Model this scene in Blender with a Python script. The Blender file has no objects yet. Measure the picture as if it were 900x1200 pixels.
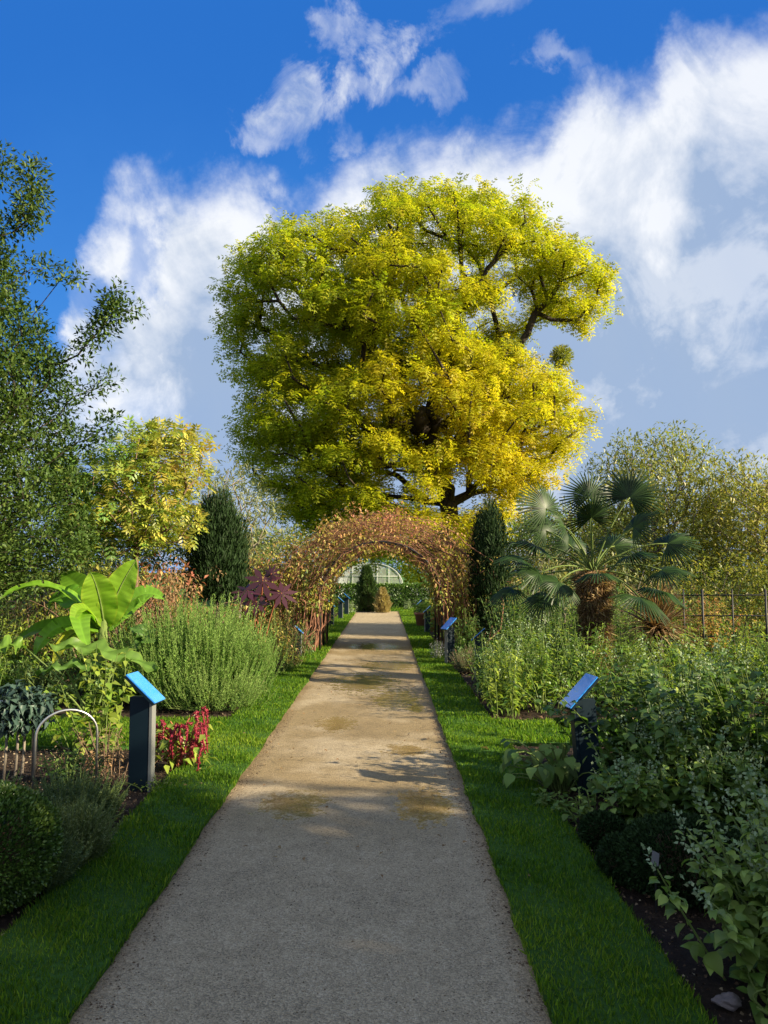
import bpy, bmesh, math, random
import numpy as np
from mathutils import Vector, Matrix
random.seed(7)
RNG = np.random.default_rng(11)
sc = bpy.context.scene
COL = sc.collection
PI = math.pi

# ------------------------------------------------------------------ camera
F = 900.0; H = 1.6; TH = math.atan(70/900)
def P(u, v, Y):
    """world point at forward distance Y seen at photo pixel (u, v) - used to read off where things stand"""
    a = u-450; b = 600-v
    y = F*math.cos(TH)-b*math.sin(TH); z = F*math.sin(TH)+b*math.cos(TH)
    t = Y/y
    return np.array([a*t, Y, H+z*t])
def X(u, Y): return float(P(u, 670, Y)[0])
def Z(v, Y): return float(P(450, v, Y)[2])
cam = bpy.data.cameras.new('camera'); camo = bpy.data.objects.new('camera', cam); COL.objects.link(camo)
cam.sensor_fit = 'VERTICAL'; cam.sensor_height = 36; cam.sensor_width = 27; cam.lens = 27
camo.location = (0, 0, H); camo.rotation_euler = (PI/2+TH, 0, 0)
cam.clip_end = 3000; cam.clip_start = 0.05
sc.camera = camo

# ------------------------------------------------------------------ node helpers
def newmat(name):
    m = bpy.data.materials.new(name); m.use_nodes = True
    nt = m.node_tree; nt.nodes.clear()
    out = nt.nodes.new('ShaderNodeOutputMaterial')
    return m, nt, out
class S:
    """thin wrapper so node maths reads as maths"""
    def __init__(s, nt, sock): s.nt = nt; s.s = sock
    def _m(s, op, *o, clamp=False):
        n = s.nt.nodes.new('ShaderNodeMath'); n.operation = op; n.use_clamp = clamp
        for i, v in enumerate((s,)+o):
            if isinstance(v, S): s.nt.links.new(v.s, n.inputs[i])
            else: n.inputs[i].default_value = v
        return S(s.nt, n.outputs[0])
    def __add__(s, o): return s._m('ADD', o)
    __radd__ = __add__
    def __mul__(s, o): return s._m('MULTIPLY', o)
    __rmul__ = __mul__
    def __sub__(s, o): return s._m('SUBTRACT', o)
    def __rsub__(s, o): return (s*-1)+o
    def __truediv__(s, o): return s._m('DIVIDE', o)
    def mx(s, o): return s._m('MAXIMUM', o)
    def mn(s, o): return s._m('MINIMUM', o)
    def pw(s, o): return s._m('POWER', o)
    def sat(s): return s._m('ADD', 0.0, clamp=True)
    def ss(s, a, b, x=0., y=1.):
        n = s.nt.nodes.new('ShaderNodeMapRange'); n.interpolation_type = 'SMOOTHSTEP'
        s.nt.links.new(s.s, n.inputs[0])
        for i, v in enumerate((a, b, x, y)): n.inputs[i+1].default_value = v
        return S(s.nt, n.outputs[0])
def noise(nt, vec, scale, detail=4, rough=.55, dist=0., w=None, out=0):
    n = nt.nodes.new('ShaderNodeTexNoise'); n.inputs['Scale'].default_value = scale
    n.inputs['Detail'].default_value = detail; n.inputs['Roughness'].default_value = rough; n.inputs['Distortion'].default_value = dist
    if w is not None: n.noise_dimensions = '4D'; n.inputs['W'].default_value = w
    if vec is not None: nt.links.new(vec.s if isinstance(vec, S) else vec, n.inputs['Vector'])
    return S(nt, n.outputs[out])
def mixc(nt, f, a, b, mode='MIX'):
    n = nt.nodes.new('ShaderNodeMix'); n.data_type = 'RGBA'; n.blend_type = mode
    for sock, v in ((n.inputs[0], f), (n.inputs[6], a), (n.inputs[7], b)):
        if isinstance(v, S): nt.links.new(v.s, sock)
        elif isinstance(v, (int, float)): sock.default_value = v
        else: sock.default_value = (*v, 1)
    return S(nt, n.outputs[2])
def ramp(nt, f, stops):
    n = nt.nodes.new('ShaderNodeValToRGB'); e = n.color_ramp.elements
    while len(e) < len(stops): e.new(0.5)
    for i, (p, c) in enumerate(stops): e[i].position = p; e[i].color = (*c, 1)
    nt.links.new(f.s, n.inputs[0]); return S(nt, n.outputs[0])
def link(nt, a, b): nt.links.new(a.s if isinstance(a, S) else a, b)
def objco(nt):
    n = nt.nodes.new('ShaderNodeNewGeometry'); return S(nt, n.outputs['Position'])
def bump(nt, h, strength, dist):
    n = nt.nodes.new('ShaderNodeBump'); n.inputs['Strength'].default_value = strength; n.inputs['Distance'].default_value = dist
    link(nt, h, n.inputs['Height']); return n.outputs[0]
def principled(nt, out, base, rough=.6, spec=.5, metal=0., nrm=None, trans=0., coat=0.):
    p = nt.nodes.new('ShaderNodeBsdfPrincipled')
    if isinstance(base, S): link(nt, base, p.inputs['Base Color'])
    else: p.inputs['Base Color'].default_value = (*base, 1)
    if isinstance(rough, S): link(nt, rough, p.inputs['Roughness'])
    else: p.inputs['Roughness'].default_value = rough
    if isinstance(spec, S): link(nt, spec, p.inputs['Specular IOR Level'])
    else: p.inputs['Specular IOR Level'].default_value = spec
    p.inputs['Metallic'].default_value = metal; p.inputs['Coat Weight'].default_value = coat
    if nrm is not None: nt.links.new(nrm, p.inputs['Normal'])
    if trans:
        p.inputs['Transmission Weight'].default_value = trans
    if out is not None: nt.links.new(p.outputs[0], out.inputs[0])
    return p
def leafmat(name, stops, tr=.35, rough=.45, spec=.4, var=.35):
    """leaf colour: ramp over the leaf's own hue value, brightness varied leaf by leaf"""
    m, nt, out = newmat(name)
    a = nt.nodes.new('ShaderNodeAttribute'); a.attribute_name = 'lf'
    sp = nt.nodes.new('ShaderNodeSeparateColor'); nt.links.new(a.outputs['Color'], sp.inputs[0])
    r = S(nt, sp.outputs[0]); g = S(nt, sp.outputs[1])
    k = len(stops)
    c = ramp(nt, g, [(i/(max(k-1, 1)), s) for i, s in enumerate(stops)])
    v = r*(2*var)+(1-var)
    vm = nt.nodes.new('ShaderNodeVectorMath'); vm.operation = 'SCALE'
    nt.links.new(c.s, vm.inputs[0]); nt.links.new(v.s, vm.inputs['Scale'])
    c2 = S(nt, vm.outputs[0])
    p = principled(nt, None, c2, rough, spec)
    t = nt.nodes.new('ShaderNodeBsdfTranslucent')
    tc = mixc(nt, 1., c2, (1.25, 1.3, .75), 'MULTIPLY'); link(nt, tc, t.inputs[0])
    mx = nt.nodes.new('ShaderNodeMixShader'); mx.inputs[0].default_value = tr
    nt.links.new(p.outputs[0], mx.inputs[1]); nt.links.new(t.outputs[0], mx.inputs[2]); nt.links.new(mx.outputs[0], out.inputs[0])
    return m
def barkmat(name, c1, c2, scale=14):
    m, nt, out = newmat(name)
    co = objco(nt); mp = nt.nodes.new('ShaderNodeMapping'); mp.inputs['Scale'].default_value = (1, 1, .25); link(nt, co, mp.inputs[0])
    n = noise(nt, mp.outputs[0], scale, 6, .65)
    c = ramp(nt, n, [(.3, c1), (.7, c2)])
    principled(nt, out, c, .85, .2, nrm=bump(nt, n, .6, .03))
    return m
def flatmat(name, c, rough=.5, metal=0., spec=.5, nz=.12, scale=9, coat=0.):
    m, nt, out = newmat(name)
    n = noise(nt, objco(nt), scale, 5, .6)
    cc = mixc(nt, n, tuple(x*(1-nz) for x in c), tuple(min(1, x*(1+nz)) for x in c))
    r = n*.2+(rough-.1)
    principled(nt, out, cc, r, spec, metal, coat=coat)
    return m

# ------------------------------------------------------------------ mesh helpers
class Geo:
    def __init__(s): s.V = []; s.F = {3: [], 4: []}; s.L = []; s.n = 0
    def add(s, V, Fc, lf=None):
        V = np.asarray(V, float).reshape(-1, 3); Fc = np.asarray(Fc, int)
        s.V.append(V); s.F[Fc.shape[1]].append(Fc+s.n)
        if lf is None: lf = np.full((len(V), 2), .5)
        s.L.append(np.asarray(lf, float)); s.n += len(V)
    def build(s, name, mat, parent=None, smooth=False, origin=None):
        me = bpy.data.meshes.new(name)
        if s.n:
            V = np.concatenate(s.V)
            if origin is not None: V = V-np.asarray(origin)
            f3 = np.concatenate(s.F[3]) if s.F[3] else np.zeros((0, 3), int)
            f4 = np.concatenate(s.F[4]) if s.F[4] else np.zeros((0, 4), int)
            me.vertices.add(len(V)); me.vertices.foreach_set('co', V.astype(np.float32).ravel())
            idx = np.concatenate([f3.ravel(), f4.ravel()]); me.loops.add(len(idx)); me.loops.foreach_set('vertex_index', idx.astype(np.int32))
            st = np.concatenate([np.arange(len(f3))*3, len(f3)*3+np.arange(len(f4))*4])
            me.polygons.add(len(st)); me.polygons.foreach_set('loop_start', st.astype(np.int32))
            if smooth: me.polygons.foreach_set('use_smooth', np.ones(len(st), bool))
            at = me.attributes.new('lf', 'FLOAT_COLOR', 'POINT'); L = np.concatenate(s.L)
            at.data.foreach_set('color', np.column_stack([L, np.zeros(len(L)), np.ones(len(L))]).astype(np.float32).ravel())
            me.update(calc_edges=True); me.validate()
        me.materials.append(mat)
        o = bpy.data.objects.new(name, me); COL.objects.link(o)
        if parent is not None: o.parent = parent
        return o
def nrm(a): return a/np.maximum(np.linalg.norm(a, axis=-1, keepdims=True), 1e-9)
def rnd(n): return nrm(RNG.normal(size=(n, 3)))
def tag(o, label=None, cat=None, group=None, kind=None):
    if label: o['label'] = label
    if cat: o['category'] = cat
    if group: o['group'] = group
    if kind: o['kind'] = kind
    return o
def thing(name, label, cat, loc=(0, 0, 0), group=None):
    o = bpy.data.objects.new(name, None); COL.objects.link(o); o.location = loc; o.empty_display_size = .2
    return tag(o, label, cat, group)
def dup(o, parent=None):
    c = o.copy(); COL.objects.link(c); c.parent = parent
    for ch in list(o.children): dup(ch, c)
    return c
# leaf templates: length 1 along +Y, normal +Z
def T_leaf(w=.45, fold=.08, droop=.12):
    V = [(0, 0, 0), (w/2, .42, fold), (0, 1, -droop), (-w/2, .42, fold), (0, .5, 0)]
    return np.array(V), np.array([(0, 1, 2, 4), (0, 4, 2, 3)])
def T_wide(w=.75, droop=.2):
    V = [(0, 0, 0), (w*.42, .12, .06), (w*.5, .42, .08), (w*.28, .75, -.02), (0, 1, -droop), (-w*.28, .75, -.02), (-w*.5, .42, .08), (-w*.42, .12, .06), (0, .4, 0.), (0, .75, -.07)]
    return np.array(V), np.array([(0, 1, 2, 8), (8, 2, 3, 9), (9, 3, 4, 4), (0, 8, 6, 7), (8, 9, 5, 6), (9, 4, 5, 5)])[[0, 1, 3, 4]], np.array([(9, 3, 4), (9, 4, 5)])
def T_pinn(k=4, w=.5, droop=.35):
    V = []; Fc = []
    def lf(b, ang, L, z):
        d = np.array([math.sin(ang), math.cos(ang), -.25]); s = np.array([math.cos(ang), -math.sin(ang), 0])*L*.19
        i = len(V); V.extend([b, b+d*L*.45+s, b+d*L, b+d*L*.45-s]); Fc.append((i, i+1, i+2, i+3))
    for i in range(k):
        t = .2+.65*i/(k-1) if k > 1 else .5
        b = np.array([0, t, -droop*t*t])
        for sg in (-1, 1): lf(b, sg*1.05, w*(1-.25*abs(t-.5)), 0)
    lf(np.array([0, .85, -droop*.72]), 0, w*.8, 0)
    return np.array(V), np.array(Fc)
def T_palmate(k=5, L=1., w=.2, spread=2.2):
    V = []; Fc = []
    for i in range(k):
        a = (i/(k-1)-.5)*spread; l = L*(1-.25*abs(i/(k-1)-.5)*2)
        d = np.array([math.sin(a), math.cos(a), -.15]); s = np.array([math.cos(a), -math.sin(a), 0])*w/2
        j = len(V); V.extend([(0, 0, 0), d*l*.5+s, d*l, d*l*.5-s]); Fc.append((j, j+1, j+2, j+3))
    return np.array(V, float), np.array(Fc)
def T_blade(w=.08): return np.array([(-w/2, 0, 0), (w/2, 0, 0), (w*.35, .6, .03), (-w*.35, .6, .03), (0, 1, -.06)]), np.array([(0, 1, 2, 3)]), np.array([(3, 2, 4)])
def scatter(g, T, pos, d, up, size, lf=None):
    TV = T[0]; d = nrm(d); x = nrm(np.cross(d, up)); z = np.cross(x, d)
    n = len(pos); k = len(TV)
    size = np.broadcast_to(size, (n,))[:, None, None]
    V = pos[:, None]+size*(TV[None, :, 0, None]*x[:, None]+TV[None, :, 1, None]*d[:, None]+TV[None, :, 2, None]*z[:, None])
    if lf is None: lf = RNG.random((n, 2))
    L = np.repeat(lf, k, 0)
    base = g.n; first = True
    for Fc in T[1:]:
        FF = (np.arange(n)[:, None, None]*k+Fc[None]).reshape(-1, Fc.shape[1])
        if first: g.add(V.reshape(-1, 3), FF, L); first = False
        else: g.F[Fc.shape[1]].append(FF+base)
def frusta(g, A, B, ra, rb, sides=5, lf=None):
    A = np.asarray(A, float); B = np.asarray(B, float); n = len(A)
    d = nrm(B-A); ref = np.where(np.abs(d[:, 2:3]) > .9, [[1., 0, 0]], [[0, 0, 1.]])
    x = nrm(np.cross(d, ref)); y = np.cross(d, x)
    an = np.arange(sides)*2*PI/sides
    ring = x[:, None]*np.cos(an)[None, :, None]+y[:, None]*np.sin(an)[None, :, None]
    ra = np.broadcast_to(ra, (n,))[:, None, None]; rb = np.broadcast_to(rb, (n,))[:, None, None]
    V = np.concatenate([A[:, None]+ring*ra, B[:, None]+ring*rb], 1).reshape(-1, 3)
    i = np.arange(sides); j = (i+1) % sides
    Fc = np.stack([i, j, j+sides, i+sides], 1)
    FF = (np.arange(n)[:, None, None]*2*sides+Fc[None]).reshape(-1, 4)
    g.add(V, FF, None if lf is None else np.repeat(lf, 2*sides, 0))
def tube(g, pts, rad, sides=8, cap=True):
    pts = np.asarray(pts, float); n = len(pts); rad = np.broadcast_to(rad, (n,))
    t = nrm(np.gradient(pts, axis=0)); x = None; V = []
    for i in range(n):
        ref = x if x is not None else (np.array([1., 0, 0]) if abs(t[i][2]) > .8 else np.array([0, 0, 1.]))
        x = nrm(ref-t[i]*np.dot(ref, t[i])); y = np.cross(t[i], x)
        for k in range(sides):
            a = 2*PI*k/sides; V.append(pts[i]+rad[i]*(x*math.cos(a)+y*math.sin(a)))
    Fc = [(i*sides+k, i*sides+(k+1) % sides, (i+1)*sides+(k+1) % sides, (i+1)*sides+k) for i in range(n-1) for k in range(sides)]
    b = g.n; g.add(V, Fc)
    if cap:
        V2 = [pts[0], pts[-1]]; b2 = g.n; g.add(V2, np.zeros((0, 4), int))
        g.F[3].append(np.array([(b2, b+(k+1) % sides, b+k) for k in range(sides)]+[(b2+1, b+(n-1)*sides+k, b+(n-1)*sides+(k+1) % sides) for k in range(sides)]))
def bez(a, b, c, n=10):
    t = np.linspace(0, 1, n)[:, None]; return (1-t)**2*np.asarray(a)+2*t*(1-t)*np.asarray(b)+t*t*np.asarray(c)
def slab(name, size, mat, parent=None, loc=(0, 0, 0), rot=(0, 0, 0), bev=.004):
    bm = bmesh.new(); bmesh.ops.create_cube(bm, size=1); bmesh.ops.scale(bm, vec=size, verts=bm.verts)
    if bev: bmesh.ops.bevel(bm, geom=list(bm.edges), offset=bev, segments=2, affect='EDGES')
    me = bpy.data.meshes.new(name); bm.to_mesh(me); bm.free(); me.materials.append(mat)
    o = bpy.data.objects.new(name, me); COL.objects.link(o); o.location = loc; o.rotation_euler = rot
    if parent is not None: o.parent = parent
    return o
def thin(pts, sp, cap=99999):
    keep = []
    K = np.zeros((0, 3))
    for p in pts:
        if len(K) == 0 or np.min(((K-p)**2).sum(1)) > sp*sp:
            K = np.vstack([K, p])
            if len(K) >= cap: break
    return K
def ell(c, r, n, shell=.75, low=-1., sp=None):
    d = rnd(n*3); d = d[d[:, 2] > low][:n]
    k = shell+(1-shell)*RNG.random((len(d), 1))
    p = np.array(c)+d*np.array(r)*k
    return thin(p, sp) if sp else p
def skeleton(trunk, pts, w=.35, seg=.8, jit=.12):
    nodes = [np.array(p, float) for p in trunk]; par = [-1]+list(range(len(trunk)-1)); pl = [0.]
    for i in range(1, len(nodes)): pl.append(pl[-1]+np.linalg.norm(nodes[i]-nodes[i-1])*.5)
    tips = []; c = np.array(trunk[-1])
    for i in np.argsort(((pts-c)**2).sum(1)):
        p = pts[i]; N = np.array(nodes); d = np.linalg.norm(N-p, axis=1)
        cost = d+w*np.array(pl)+np.where(N[:, 2] > p[2]+.1*d, .5*d, 0)
        j = int(np.argmin(cost)); a = nodes[j]; L = d[j]; m = max(1, int(L/seg)); prev = j
        for k in range(1, m+1):
            t = k/m; q = a*(1-t)+p*t
            if k < m: q = q+RNG.normal(size=3)*jit*L/m; q[2] += .12*L*math.sin(PI*t)*.5
            nodes.append(q); par.append(prev); pl.append(pl[prev]+L/m); prev = len(nodes)-1
        tips.append(prev)
    return np.array(nodes), np.array(par), tips
def branches(g, nodes, par, tips, r0, ex=.45, sides=6, rmax=9.):
    cnt = np.zeros(len(nodes)); cnt[tips] = 1
    for i in range(len(nodes)-1, 0, -1): cnt[par[i]] += cnt[i] if cnt[i] else 0
    r = np.minimum(r0*np.maximum(cnt, 1)**ex, rmax)
    i = np.arange(1, len(nodes)); pa = par[1:]
    frusta(g, nodes[pa], nodes[i], np.minimum(r[pa], r[i]*1.3), r[i], sides)
    return r
def puffs(g, T, C, R, n, size, out=1., down=.35, rand=.6, flat=.75, hue=None, huer=.15, upw=1., low=-.35, szv=.3, shell=.55):
    """leaf clumps: n leaves round each centre, pointing outward/drooping"""
    C = np.asarray(C); m = len(C); R = np.broadcast_to(R, (m,)); N = m*n
    d = rnd(N); d[:, 2] = np.where(d[:, 2] < low, -d[:, 2], d[:, 2])
    k = shell+(1-shell)*RNG.random((N, 1))
    Rr = np.repeat(R, n)[:, None]
    pos = np.repeat(C, n, 0)+d*k*Rr*np.array([1, 1, flat])
    dr = d*out+np.array([0, 0, -down])+rnd(N)*rand
    up = d*.7+np.array([0, 0, upw])+rnd(N)*.5
    h = np.full(N, .5) if hue is None else np.repeat(hue, n)
    h = np.clip(h+RNG.normal(size=N)*huer, 0, 1)
    scatter(g, T, pos, dr, up, size*(1+szv*(RNG.random(N)*2-1)), np.column_stack([RNG.random(N), h]))
def fnoise(p, s, seed=0):
    """cheap smooth pseudo noise for choosing hue by position"""
    r = np.random.default_rng(seed); v = 0
    for k in range(5):
        a = r.normal(size=3)*s; v = v+np.sin(p@a+r.random()*6.28)
    return v/5
def plantob(name, label, cat, base, group=None): return thing(name, label, cat, (base[0], base[1], 0), group)
def shrub(name, label, cat, base, C, R, n, T, size, lm, bm_, r0=.006, stems=5, group=None, w=.6, hue=None, spread=.25, **kw):
    t = plantob(name, label, cat, base, group); o = (base[0], base[1], 0)
    g = Geo(); puffs(g, T, C, R, n, size, hue=hue, **kw); g.build('foliage', lm, t, origin=o)
    g = Geo()
    for k in range(stems):
        a = random.random()*6.28; q = (base[0]+spread*.3*math.cos(a), base[1]+spread*.3*math.sin(a), -.02)
        sub = C[k::stems]
        if len(sub) == 0: continue
        nd, pr, tp = skeleton([q, (q[0]+spread*.3*math.cos(a), q[1]+spread*.3*math.sin(a), max(.08, sub[:, 2].min()*.5))], sub, w, .35)
        branches(g, nd, pr, tp, r0, .42, 5)
    g.build('stem', bm_, t, origin=o)
    return t
def silh(poly, D, depth, n, sp, ystretch=1., yoff=0., shell=.0):
    """clump centres filling a rounded volume whose outline, seen from the path, is poly (photo pixels) at distance D"""
    W = np.array([P(u, v, D)[[0, 2]] for u, v in poly]); m = len(W)
    lo, hi = W.min(0), W.max(0); q = lo+(hi-lo)*RNG.random((n*3, 2))
    a = W; b = np.roll(W, -1, 0); ins = np.zeros(len(q), bool); dm = np.full(len(q), 1e9)
    for i in range(m):
        c = ((a[i, 1] > q[:, 1]) != (b[i, 1] > q[:, 1])) & (q[:, 0] < (b[i, 0]-a[i, 0])*(q[:, 1]-a[i, 1])/(b[i, 1]-a[i, 1]+1e-12)+a[i, 0])
        ins ^= c; e = b[i]-a[i]; t = np.clip(((q-a[i])@e)/(e@e), 0, 1); dm = np.minimum(dm, np.linalg.norm(q-a[i]-t[:, None]*e, axis=1))
    q = q[ins]; dm = dm[ins]
    h = depth*np.sqrt(np.clip(1-(1-np.clip(dm/depth, 0, 1))**2, 0, 1))
    s = RNG.random(len(q))*2-1; s = np.sign(s)*np.abs(s)**(1-shell)
    p = np.column_stack([q[:, 0], D+yoff+s*h*ystretch, q[:, 1]])
    p[:, 0] = p[:, 0]; RNG.shuffle(p)
    return thin(p, sp)

# ------------------------------------------------------------------ world: sky with clouds
EL, AZ = math.radians(25), math.radians(19)      # sun: to the right, a little behind
SUN = Vector((math.cos(EL)*math.cos(AZ), -math.cos(EL)*math.sin(AZ), math.sin(EL)))
w = bpy.data.worlds.new('World'); sc.world = w; w.use_nodes = True; nt = w.node_tree; nt.nodes.clear()
wo = nt.nodes.new('ShaderNodeOutputWorld'); bg = nt.nodes.new('ShaderNodeBackground'); nt.links.new(bg.outputs[0], wo.inputs[0])
sky = nt.nodes.new('ShaderNodeTexSky'); sky.sky_type = 'NISHITA'; sky.sun_disc = False
sky.sun_elevation = EL; sky.sun_rotation = math.atan2(SUN.x, SUN.y); sky.air_density = 1.; sky.dust_density = .3; sky.ozone_density = 3.
bg.inputs[1].default_value = .05
tc = nt.nodes.new('ShaderNodeTexCoord'); dv = S(nt, tc.outputs['Generated'])
sx = nt.nodes.new('ShaderNodeSeparateXYZ'); link(nt, dv, sx.inputs[0])
dx, dy, dz = (S(nt, sx.outputs[i]) for i in range(3))
yy = dy.mx(.12)
nv = nt.nodes.new('ShaderNodeTexNoise'); nv.inputs['Scale'].default_value = 7.; nv.inputs['Detail'].default_value = 10; nv.inputs['Roughness'].default_value = .62; nt.links.new(dv.s, nv.inputs['Vector'])
nvs = nt.nodes.new('ShaderNodeSeparateColor'); nt.links.new(nv.outputs['Color'], nvs.inputs[0])
U = dx/yy+(S(nt, nvs.outputs[0])-.5)*.16; V = dz/yy+(S(nt, nvs.outputs[1])-.5)*.16
n1 = noise(nt, dv, 3.2, 3, .5); n2 = noise(nt, dv, 9, 9, .62, .6); n3 = noise(nt, dv, 2.2, 8, .6, .9, w=3.3); n4 = noise(nt, dv, 22, 6, .6, .4)
def fcurve(x, lo, hi, pts, vlo, vhi):
    n = nt.nodes.new('ShaderNodeFloatCurve'); cv = n.mapping.curves[0]
    q = [((a-lo)/(hi-lo), (b-vlo)/(vhi-vlo)) for a, b in pts]
    while len(cv.points) < len(q): cv.points.new(.5, .5)
    for p, (a, b) in zip(cv.points, q): p.location = (a, b)
    n.mapping.update(); link(nt, (x-lo)/(hi-lo), n.inputs['Value'])
    return S(nt, n.outputs[0])*(vhi-vlo)+vlo
def uv(u, v): p = P(u, v, 1.); return float(p[0]), float(p[2]-H)
edge = [(-200, 330), (20, 430), (70, 400), (95, 300), (150, 222), (210, 200), (290, 215), (340, 262), (400, 210), (470, 175), (560, 138), (620, 152), (690, 100), (745, 118), (800, 52), (860, 40), (1000, 30), (1100, 60)]
cur = fcurve(U, -.75, .75, [uv(a, b) for a, b in edge], 0., 1.)
Uw = U
below = cur-V+(n2-.5)*.13+(n4-.5)*.05+(n1-.5)*.05
vo_ = nt.nodes.new('ShaderNodeVectorMath'); vo_.operation = 'ADD'; vo_.inputs[1].default_value = (.035, -.01, .03); link(nt, dv, vo_.inputs[0])
nA = noise(nt, dv, 5.5, 9, .58, .5); nB = noise(nt, vo_.outputs[0], 5.5, 9, .58, .5); relief = nA-nB
m1 = (below+(nA-.5)*.10).ss(-.03, .08)
def blob(cu, cv_, ru, rv, k=1., nz=1.2, soft=.9, rot=0.):
    a, b = uv(cu, cv_); ca, sa = math.cos(rot), math.sin(rot); x = Uw-a; y = V-b
    x2 = (x*ca+y*sa)*(900/ru); y2 = (y*ca-x*sa)*(900/rv)
    r = (x2*x2+y2*y2).pw(.5)*.8+(n2-.5)*nz*2.6+(n4-.5)*nz*.8
    return r.ss(1.15, 1.15-soft*1.3)*k
# wisps above
wis = blob(368, 118, 85, 40, .75, 2.6, rot=.7).mx(blob(305, 165, 50, 26, .5, 2.6)).mx(blob(388, 20, 26, 55, .5, 2.6)).mx(blob(480, 88, 50, 16, .35, 2.6, rot=.3)).mx(blob(645, 72, 75, 16, .3, 2.6, rot=-.3)).mx(blob(550, 12, 55, 16, .35, 2.6, rot=.4)).mx(blob(408, 200, 45, 55, .5, 2.4))
wis = wis*(n4.ss(.3, .62)*.65+.35)
# blue gaps inside the left cloud
gap = blob(112, 345, 60, 28, .8, 1.4).mx(blob(165, 300, 22, 50, .55, 1.4)).mx(blob(60, 440, 60, 60, .7, 1.)).mx(blob(335, 240, 30, 40, .6, 1.2))
lowl = U.ss(uv(330, 0)[0], uv(120, 0)[0])*V.ss(uv(0, 420)[1], uv(0, 540)[1])
mask = (m1*(1-gap)*(1-lowl*.35)*(.74+n3*.42)).sat().mx(wis)
wl = U.ss(uv(480, 0)[0], uv(620, 0)[0])
deep = below.ss(.02, .34)
bright = ((1-deep)*1.05+(n2-.5)*1.7+(n3-.5)*1.5+(n4-.5)*.4+relief*3.2-.05).sat()
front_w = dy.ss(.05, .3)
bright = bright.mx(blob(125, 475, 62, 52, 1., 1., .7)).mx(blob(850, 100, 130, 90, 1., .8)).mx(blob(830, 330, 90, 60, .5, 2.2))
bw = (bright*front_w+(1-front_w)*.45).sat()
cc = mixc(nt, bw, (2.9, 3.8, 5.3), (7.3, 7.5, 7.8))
hs = nt.nodes.new('ShaderNodeHueSaturation'); hs.inputs['Saturation'].default_value = 1.3; hs.inputs['Value'].default_value = 1.; nt.links.new(sky.outputs[0], hs.inputs['Color'])
blue = mixc(nt, V.ss(-.05, .75), (.65, 2.65, 6.9), (.2, 1.35, 4.9))
skyc = mixc(nt, .88, S(nt, hs.outputs[0]), blue)
back = noise(nt, dv, 2.5, 7, .6).ss(.3, .5)*.9  # unseen clouds behind the camera, added to keep the ambient light neutral
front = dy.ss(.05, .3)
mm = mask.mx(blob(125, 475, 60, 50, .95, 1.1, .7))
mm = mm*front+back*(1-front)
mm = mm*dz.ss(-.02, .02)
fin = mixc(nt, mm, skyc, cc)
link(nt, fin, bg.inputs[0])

sl = bpy.data.lights.new('sun', 'SUN'); sl.energy = 5.0; sl.angle = math.radians(.6); sl.color = (1., .85, .6)
so = bpy.data.objects.new('sun', sl); COL.objects.link(so); so.rotation_euler = (-SUN).to_track_quat('-Z', 'Y').to_euler(); so.location = (20, -5, 20)
sc.view_settings.view_transform = 'Standard'; sc.view_settings.look = 'None'; sc.view_settings.exposure = 1.4; sc.view_settings.gamma = 1.
sc.cycles.max_bounces = 6; sc.cycles.diffuse_bounces = 3; sc.cycles.transmission_bounces = 4; sc.cycles.transparent_max_bounces = 6
sc.cycles.use_denoising = True; sc.cycles.caustics_reflective = False; sc.cycles.caustics_refractive = False

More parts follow.
